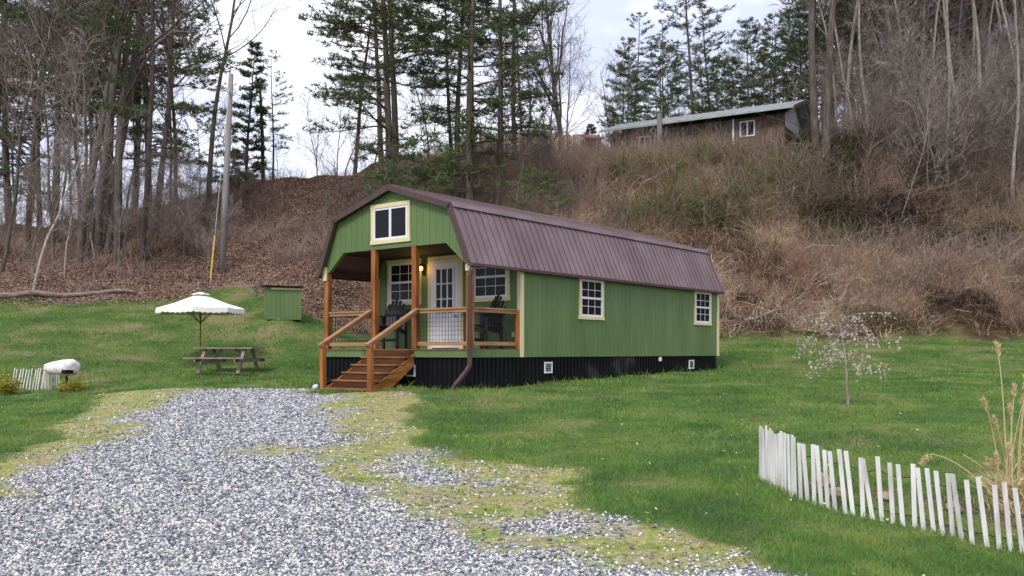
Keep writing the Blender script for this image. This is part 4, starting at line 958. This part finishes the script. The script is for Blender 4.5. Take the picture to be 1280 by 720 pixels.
# ---------------------------------------------------------------- ground cover: gravel, grass, litter, brush
def in_cabin(x, y, mrg=0): a, b_ = cabin_local(x, y); return (a > -mrg) & (a < CW + mrg) & (b_ > -mrg) & (b_ < CL + mrg)
def scatter_pts(n_, x0, x1, y0, y1): return rng.uniform(x0, x1, n_), rng.uniform(y0, y1, n_)
def frame(x, y, m_=1.12): return np.abs(x) < (y + 2) * .556 * m_ + .5
def persp_pts(n_, Z0, Z1, power=2.0, m_=1.15):
    """more points near the camera"""
    u = rng.random(n_); k = power - 1
    Z = (Z0 ** -k + u * (Z1 ** -k - Z0 ** -k)) ** (-1 / k) if k > 0 else Z0 * (Z1 / Z0) ** u
    x = rng.uniform(-1, 1, n_) * (Z * .556 * m_ + .6); return x, Z
def stones():
    x, y = persp_pts(230000, 4.6, 23.5, 1.5)
    g_ = gravel(x, y); vg = verge(x, y); gd = np.minimum(np.minimum(poly_sd(G1, x, y), poly_sd(G2, x, y)), poly_sd(G3, x, y)); g_ = np.maximum(g_, .55 * np.exp(-np.maximum(gd, 0) / .45) * (vg > .5) * (vnoise(x, y, .35, 25))); keep = (rng.random(len(x)) < np.maximum(g_, .30 * vg * np.clip((vnoise(x, y, .7, 23) * .6 + vnoise(x, y, .2, 24) * .4 - .5) * 5, .06, 1))) & ~in_cabin(x, y, .0) & ~((g_ < .5) & (rng.random(len(x)) < .35)); x, y, = x[keep], y[keep]; n_ = len(x)
    s_ = rng.uniform(.011, .024, n_) * (1 + np.maximum(y - 8, 0) * .035)
    base = np.array([[1, 0, 0], [-1, 0, 0], [0, 1, 0], [0, -1, 0], [0, 0, 1], [0, 0, -1.]]); tri = np.array([[0, 2, 4], [2, 1, 4], [1, 3, 4], [3, 0, 4], [2, 0, 5], [1, 2, 5], [3, 1, 5], [0, 3, 5]])
    V = base[None] * rng.uniform(.55, 1.3, (n_, 6, 1)) + rng.normal(0, .16, (n_, 6, 3)); V[..., 2] *= .62
    a = rng.uniform(0, 6.28, n_); c_, s2 = np.cos(a)[:, None], np.sin(a)[:, None]
    tl = rng.normal(0, .35, n_)[:, None]; V[..., 2] = V[..., 2] + V[..., 0] * tl
    Vx = V[..., 0] * c_ - V[..., 1] * s2; Vy = V[..., 0] * s2 + V[..., 1] * c_
    P = np.stack([x[:, None] + Vx * s_[:, None], y[:, None] + Vy * s_[:, None], h(x, y)[:, None] + .006 + V[..., 2] * s_[:, None]], -1)
    Fc = (np.arange(n_)[:, None, None] * 6 + tri[None]).reshape(-1, 3)
    o = np_mesh('gravel', P.reshape(-1, 3), Fc, 'stone'); tag(o, 'loose blue-grey and white gravel of the drive', kind='stuff')
stones()
def blades(name, x, y, L_, wd, lean_, m, label, cat=None, z=None, mid=.5):
    n_ = len(x); a = rng.uniform(0, 6.28, n_); z = h(x, y) if z is None else z
    d = np.stack([np.cos(a), np.sin(a), np.zeros(n_)], -1); ln = lean_ * rng.uniform(.2, 1.3, n_)
    b0 = np.stack([x, y, z - .01], -1); p1 = b0 + np.array([0, 0, 1.]) * (L_ * mid)[:, None] + d * (ln * L_ * .3)[:, None]; p2 = b0 + np.array([0, 0, 1.]) * (L_ * (1 - .25 * ln))[:, None] + d * (ln * L_)[:, None]
    P = np.stack([b0, p1, p2], 1); sa_ = rng.uniform(0, 6.28, n_); side = np.stack([np.cos(sa_), np.sin(sa_), np.zeros(n_)], -1)
    W = np.stack([wd, wd * .8, wd * .15], 1); V, Fq_ = ribbons(P, W, side); o = np_mesh(name, V, Fq_, m); tag(o, label, kind='stuff'); return o
def lawn():
    x, y = persp_pts(620000, 5.5, 40, 1.45)
    t_, _ = toe(x, y); vg = verge(x, y); bd = bed(x, y)
    keep = (rng.random(len(x)) > vg) & (y < t_ + .5) & ((vnoise(x, y, .5, 63) * .5 + vnoise(x, y, 1.6, 64) * .5) > rng.uniform(.05, .42, len(x))) & ~in_cabin(x, y, -.02) & (rng.random(len(x)) > bd * .97)
    x, y = x[keep], y[keep]; n_ = len(x); nn = vnoise(x, y, .9, 61) * .5 + vnoise(x, y, .28, 62) * .5
    L_ = rng.uniform(.035, .075, n_) * (.35 + 1.5 * nn ** 1.3) * (1 + np.clip(y - 10, 0, 25) * .02); wd = .0022 * (1 + np.maximum(y - 6, 0) * .16) * rng.uniform(.7, 1.3, n_)
    blades('grass', x, y, L_, wd, .7, 'grass', 'short green lawn grass')
    # longer tufts along the edges of the lawn, the skirting and the fence
    x, y = persp_pts(60000, 6, 34, 1.6); e = poly_sd(VG, x, y); a_, b_ = cabin_local(x, y)
    near_sk = (np.minimum(np.abs(a_ - CW), np.abs(b_)) < .35) & (a_ > -.3) & (a_ < CW + .35) & (b_ > -.35) & (b_ < CL + .3)
    fd = np.abs(poly_sd(BED, x, y)) < .18
    keep = (((e > .0) & (e < .30) & (rng.random(len(x)) < .35)) | near_sk | fd) & ~in_cabin(x, y, 0) & ((verge(x, y) < .5) | near_sk); x, y = x[keep], y[keep]; n_ = len(x)
    blades('tall_grass', x, y, rng.uniform(.06, .15, n_) * (1 + 1.1 * near_sk[keep] * vnoise(x, y, .8, 66)), .003 * (1 + np.maximum(y - 6, 0) * .12), .8, 'grass', 'longer grass tufts along the lawn edges and the skirting')
    x, y = persp_pts(190000, 5.2, 25, 1.5); vg = verge(x, y); gv = gravel(x, y); pn = vnoise(x, y, .5, 71) * .6 + vnoise(x, y, .17, 72) * .4
    keep = (vg > .3) & (rng.random(len(x)) > gv * .985) & ~in_cabin(x, y, 0) & (pn > rng.uniform(.2, .6, len(x))); x, y = x[keep], y[keep]; n_ = len(x)
    blades('verge_grass', x, y, rng.uniform(.015, .045, n_), .0026 * (1 + np.maximum(y - 6, 0) * .14), .9, 'verge', 'sparse yellow-green grass and moss between gravel and lawn')
    # dry tufts in the fenced bed
    x, y = scatter_pts(9000, 2.5, 10, 6.5, 11); keep = (bed(x, y) > .4); x, y = x[keep], y[keep]; n_ = len(x)
    blades('bed_mulch', x, y, rng.uniform(.02, .07, n_), np.full(n_, .004), 1.6, 'litter', 'dead leaves and dry stalks in the fenced bed')
lawn()
# small fallen leaves and pale flecks on the lawn
def leaves(name, x, y, s_, m, label, lift=.02):
    n_ = len(x); c_ = np.stack([x, y, h(x, y) + lift], -1); u = rng.normal(0, 1, (n_, 3)); u[:, 2] *= .45; u /= np.linalg.norm(u, axis=1)[:, None]
    v_ = np.cross(u, rng.normal(0, .35, (n_, 3)) + np.array([0, 0, 1.])); v_ /= np.linalg.norm(v_, axis=1)[:, None]
    P = np.stack([c_ - u * s_[:, None], c_ + v_ * s_[:, None] * .6, c_ + u * s_[:, None], c_ - v_ * s_[:, None] * .6], 1); Fq_ = np.arange(n_ * 4).reshape(-1, 4)
    o = np_mesh(name, P.reshape(-1, 3), Fq_, m); tag(o, label, kind='stuff')
x, y = persp_pts(420, 6, 38, 1.4); k_ = (verge(x, y) < .5) & ~in_cabin(x, y, .1); x, y = x[k_], y[k_]; leaves('lawn_leaf', x, y, rng.uniform(.012, .03, len(x)), 'straw', 'scattered dry leaves on the lawn', .05)
def bank_pts(n_, x0, x1, y0, y1): 
    x, y = scatter_pts(n_, x0, x1, y0, y1); t_, c_ = toe(x, y); return x, y, t_, c_
x, y, t_, c_ = bank_pts(300000, -34, 2, 37, 58); px = CX + F * x / y
k_ = (y > t_ + rng.normal(0, .5, len(x))) & (px < 480) & (px > -60); x, y = x[k_], y[k_]
leaves('leaf_litter', x, y, rng.uniform(.03, .065, len(x)), 'litter', 'rust-brown fallen leaves covering the wooded bank', .05)
def inb(x, y):
    u = (x - B.x) * math.cos(ang) + (y - B.y) * math.sin(ang); v = -(x - B.x) * math.sin(ang) + (y - B.y) * math.cos(ang)
    return (u > -.1) & (u < LB + .1) & (v > -.35) & (v < DB + .3)
def brush(name, n_, x0, x1, y0, y1, pxr, Lr, wr, lean_, m, label, noise_s=2.2, thr=.0, seed=80, segs=5, droop=.6, dens=None, per=90, rad=.5):
    K = max(4, n_ // per); cx_, cy_ = scatter_pts(K, x0, x1, y0, y1); cs = rng.uniform(.5, 1.5, K); ci = rng.integers(0, K, n_)
    ox = rng.normal(0, rad, n_) * cs[ci]; oy = rng.normal(0, rad, n_) * cs[ci]; x = cx_[ci] + ox; y = cy_[ci] + oy
    t_, c_ = toe(x, y); px = CX + F * x / y; nn = vnoise(x, y, noise_s, seed) * .7 + vnoise(x, y, noise_s * .3, seed + 1) * .3
    k_ = (y > t_ + .2 + (nn - .5) * 1.2) & (px > pxr[0]) & (px < pxr[1]) & (nn > thr) & ~in_cabin(x, y, .3) & ~inb(x, y)
    hol = vnoise(x, y, 1.5, 201) * .6 + vnoise(x, y, .6, 202) * .4
    for hpx, hZ, hr in ((955, 38.9, 1.1), (1095, 38.9, .8), (1185, 38.8, .9), (1235, 38.9, .7), (905, 43, 1.0), (1130, 43.5, 1.2), (1040, 46, 1.1), (1215, 44, 1.3)):
        hol = hol - .6 * np.exp(-((x - (hpx - CX) / F * hZ) ** 2 + (y - hZ) ** 2) / hr ** 2)
    if m in ('tan', 'thicket', 'pale') and x1 > 10: k_ &= (hol > .41) | (rng.random(len(x)) < .05)
    if name == 'hollow_shade_scrub': k_ &= hol < .44  # dark stems only in the hollows, where their colour stands for shade
    if dens is not None: k_ &= rng.random(len(x)) < dens(px, y, x, t_)
    x, y, nn, ci, ox, oy = x[k_], y[k_], nn[k_], ci[k_], ox[k_], oy[k_]; n_ = len(x); L_ = rng.uniform(*Lr, n_) * (.5 + .5 * nn + .35 * cs[ci])
    a = np.arctan2(oy - .15, ox) + rng.normal(0, .8, n_)
    d = np.stack([np.cos(a), np.sin(a), np.zeros(n_)], -1); b0 = np.stack([x, y, h(x, y) - .05], -1); P = []
    ln = lean_ * rng.uniform(.15, 1.2, n_) * (.6 + .5 * np.hypot(ox, oy) / rad); wob = rng.normal(0, .07, (n_, segs, 3)); wob[:, 0] = 0
    for s in range(segs):
        t = s / (segs - 1); P.append(b0 + np.array([0, 0, 1.]) * (L_ * (t - droop * np.minimum(ln, 1.5) * t * t * .5))[:, None] + d * (L_ * ln * t ** 1.3)[:, None])
    P = np.stack(P, 1) + wob * L_[:, None, None]; sa_ = rng.uniform(0, 6.28, n_); side = np.stack([np.cos(sa_), np.sin(sa_), rng.normal(0, .3, n_)], -1)
    w0 = rng.uniform(*wr, n_); W = w0[:, None] * np.linspace(1, .35, segs)[None]; V, Fq_ = ribbons(P, W, side); o = np_mesh(name, V, Fq_, m); tag(o, label, kind='stuff'); return o
brush('dry_brush', 160000, -6, 34, 35.5, 55, (395, 1420), (.35, 1.1), (.009, .021), 1.1, 'tan', 'tan dry grass and brambles covering the bank behind the cabin', thr=.25, per=140, rad=.42)
brush('bare_thicket', 52000, -4, 36, 36.5, 58, (420, 1420), (.7, 2.0), (.008, .016), .9, 'thicket', 'tangled bare brown thicket stems on the bank', 3.0, .34, 90, 6, dens=lambda px, y, x, t: np.clip((y - t - 1) / 8, .15, 1))
brush('right_thicket', 40000, 14, 44, 37.5, 60, (1000, 1420), (1.0, 3.0), (.008, .017), 1.0, 'thicket', 'dense grey-brown bare thicket at the right of the bank', 2.5, .2, 95, 6, dens=lambda px, y, x, t: np.clip((px - 990) / 160, 0, 1))
brush('left_thicket', 15000, -40, -2, 38.5, 60, (-80, 420), (.4, 1.6), (.006, .013), 1.0, 'thicket', 'thin bare undergrowth in the left wood', 3.0, .42, 97, 6, dens=lambda px, y, x, t: np.clip((y - t - .8) / 6, .05, 1))
brush('toe_grass', 26000, -5, 36, 36, 41.5, (860, 1420), (.5, 1.2), (.010, .02), 1.1, 'tan', 'pale dry grass hanging over the foot of the bank', 1.6, .35, 99, 5, .9, dens=lambda px, y, x, t: np.clip(1.6 - (y - t) / 1.6, 0, 1))
brush('evergreen_brush', 26000, 4, 24, 43, 53, (770, 1060), (.4, 1.5), (.02, .04), 1.0, 'greenbrush', 'dull green evergreen brush below the hillside building', 1.5, .4, 101, 4, dens=lambda px, y, x, t: np.clip((y - t - 6.5) / 2.5, 0, 1))
M['pale'] = island_mat('pale_dead_grass', [(.58, .46, .32), (.80, .68, .50), (.88, .79, .64), (.50, .35, .23)], .9, None, .4)
brush('pale_dead_grass', 80000, -2, 32, 36.5, 48, (700, 1260), (.3, .9), (.010, .022), 1.2, 'pale', 'pale straw coloured dead grass low on the bank', 1.8, .33, 131, 5, .9, dens=lambda px, y, x, t: np.clip(1.3 - (y - t) / 11, .12, 1), per=170, rad=.42)
M['darkbrush'] = island_mat('dark_brush', [(.04, .028, .022), (.10, .07, .055), (.18, .13, .10), (.07, .05, .04)], .9)  # the brush heap's own tone; in the hollows it paints shade
brush('brush_pile', 26000, 14, 30, 46, 58, (985, 1190), (.5, 1.5), (.010, .022), 1.6, 'darkbrush', 'dark heap of cut branches and brush beside the hillside building', 2.0, .4, 111, 5, .9)
brush('hollow_shade_scrub', 90000, 0, 36, 37.5, 54, (640, 1420), (.3, .9), (.010, .02), 1.2, 'darkbrush', 'dark scrub clumps on the bank, darkened to stand for shade in its hollows', 2.6, .2, 141, 5, .8, per=230, rad=.38, dens=lambda px, y, x, t: np.clip(.45 + (px - 1040) / 350, .35, 1))  # shade of the hollows put into the scrub's dark colour
M['olive'] = island_mat('olive_brush', [(.09, .09, .035), (.18, .16, .07), (.28, .24, .12), (.12, .085, .055)], .9, None, .3)
brush('olive_brush', 24000, 8, 34, 38, 50, (880, 1420), (.5, 1.5), (.009, .018), .9, 'olive', 'olive tinged bushes low on the right bank', 2.4, .56, 121, 5, .7)
brush('building_brush', 16000, 4, 20, 47, 58, (745, 1045), (.8, 2.3), (.008, .016), .7, 'thicket', 'pale brush standing in front of the hillside building', 1.8, .38, 105, 6, dens=lambda px, y, x, t: np.clip((y - (56.5 - (px - 757) * .024) + 3.5) / 2, 0, 1))
random.seed(31)
for px, Z, L_, a_ in ((930, 39.2, 3.4, .35), (1000, 41, 2.6, -.4), (1085, 46, 3.6, .2), (1150, 44, 3.0, -.25), (1200, 41.5, 3.8, .5), (880, 47, 2.8, -.3), (1130, 51, 3.2, .1), (800, 49, 2.6, .45)):
    x, y, z = at(px, Z); mb = MB(); pts, rad, _ = limb(mb, Vector((0, 0, .25)), Vector((math.cos(a_), .25, math.sin(a_))).normalized(), L_, .06, .015, 7, 6, .13, -.01)
    for k in range(9):
        p, r_, d = along(pts, rad, random.uniform(.2, .95)); limb(mb, p, (d + rnd_perp(d)).normalized(), random.uniform(.4, 1.3), .02, .006, 4, 4, .2, 0)
    o = mb.build('fallen_branch', 'barkpale'); o.location = (x, y, z)
    tag(o, {930: 'pale dead branch low on the bank just right of the cabin', 1000: 'pale dead branch above and left of the blossom tree', 1085: 'dead branch beneath the dark brush heap', 1150: 'dead branch midway up the right bank', 1200: 'long dead branch low on the right bank', 880: 'dead branch on the bank above the far roof end of the cabin', 1130: 'dead branch in the dark brush heap', 800: 'dead branch among green brush left of the building window'}[px], 'fallen branch', 'dead branches on the bank')
brush('skyline_brush', 12000, -22, 18, 52, 64, (200, 1000), (.3, 1.1), (.008, .016), .5, 'thicket', 'thin bare brush along the skyline', 2.0, .4, 103, 6)
# unused prototypes would float below the ground: remove them
for k, (r, used) in PROTO.items():
    if not used:
        for c_ in KIDS[r.name]: bpy.data.objects.remove(c_)
        bpy.data.objects.remove(r)
print('objects', len(bpy.data.objects))
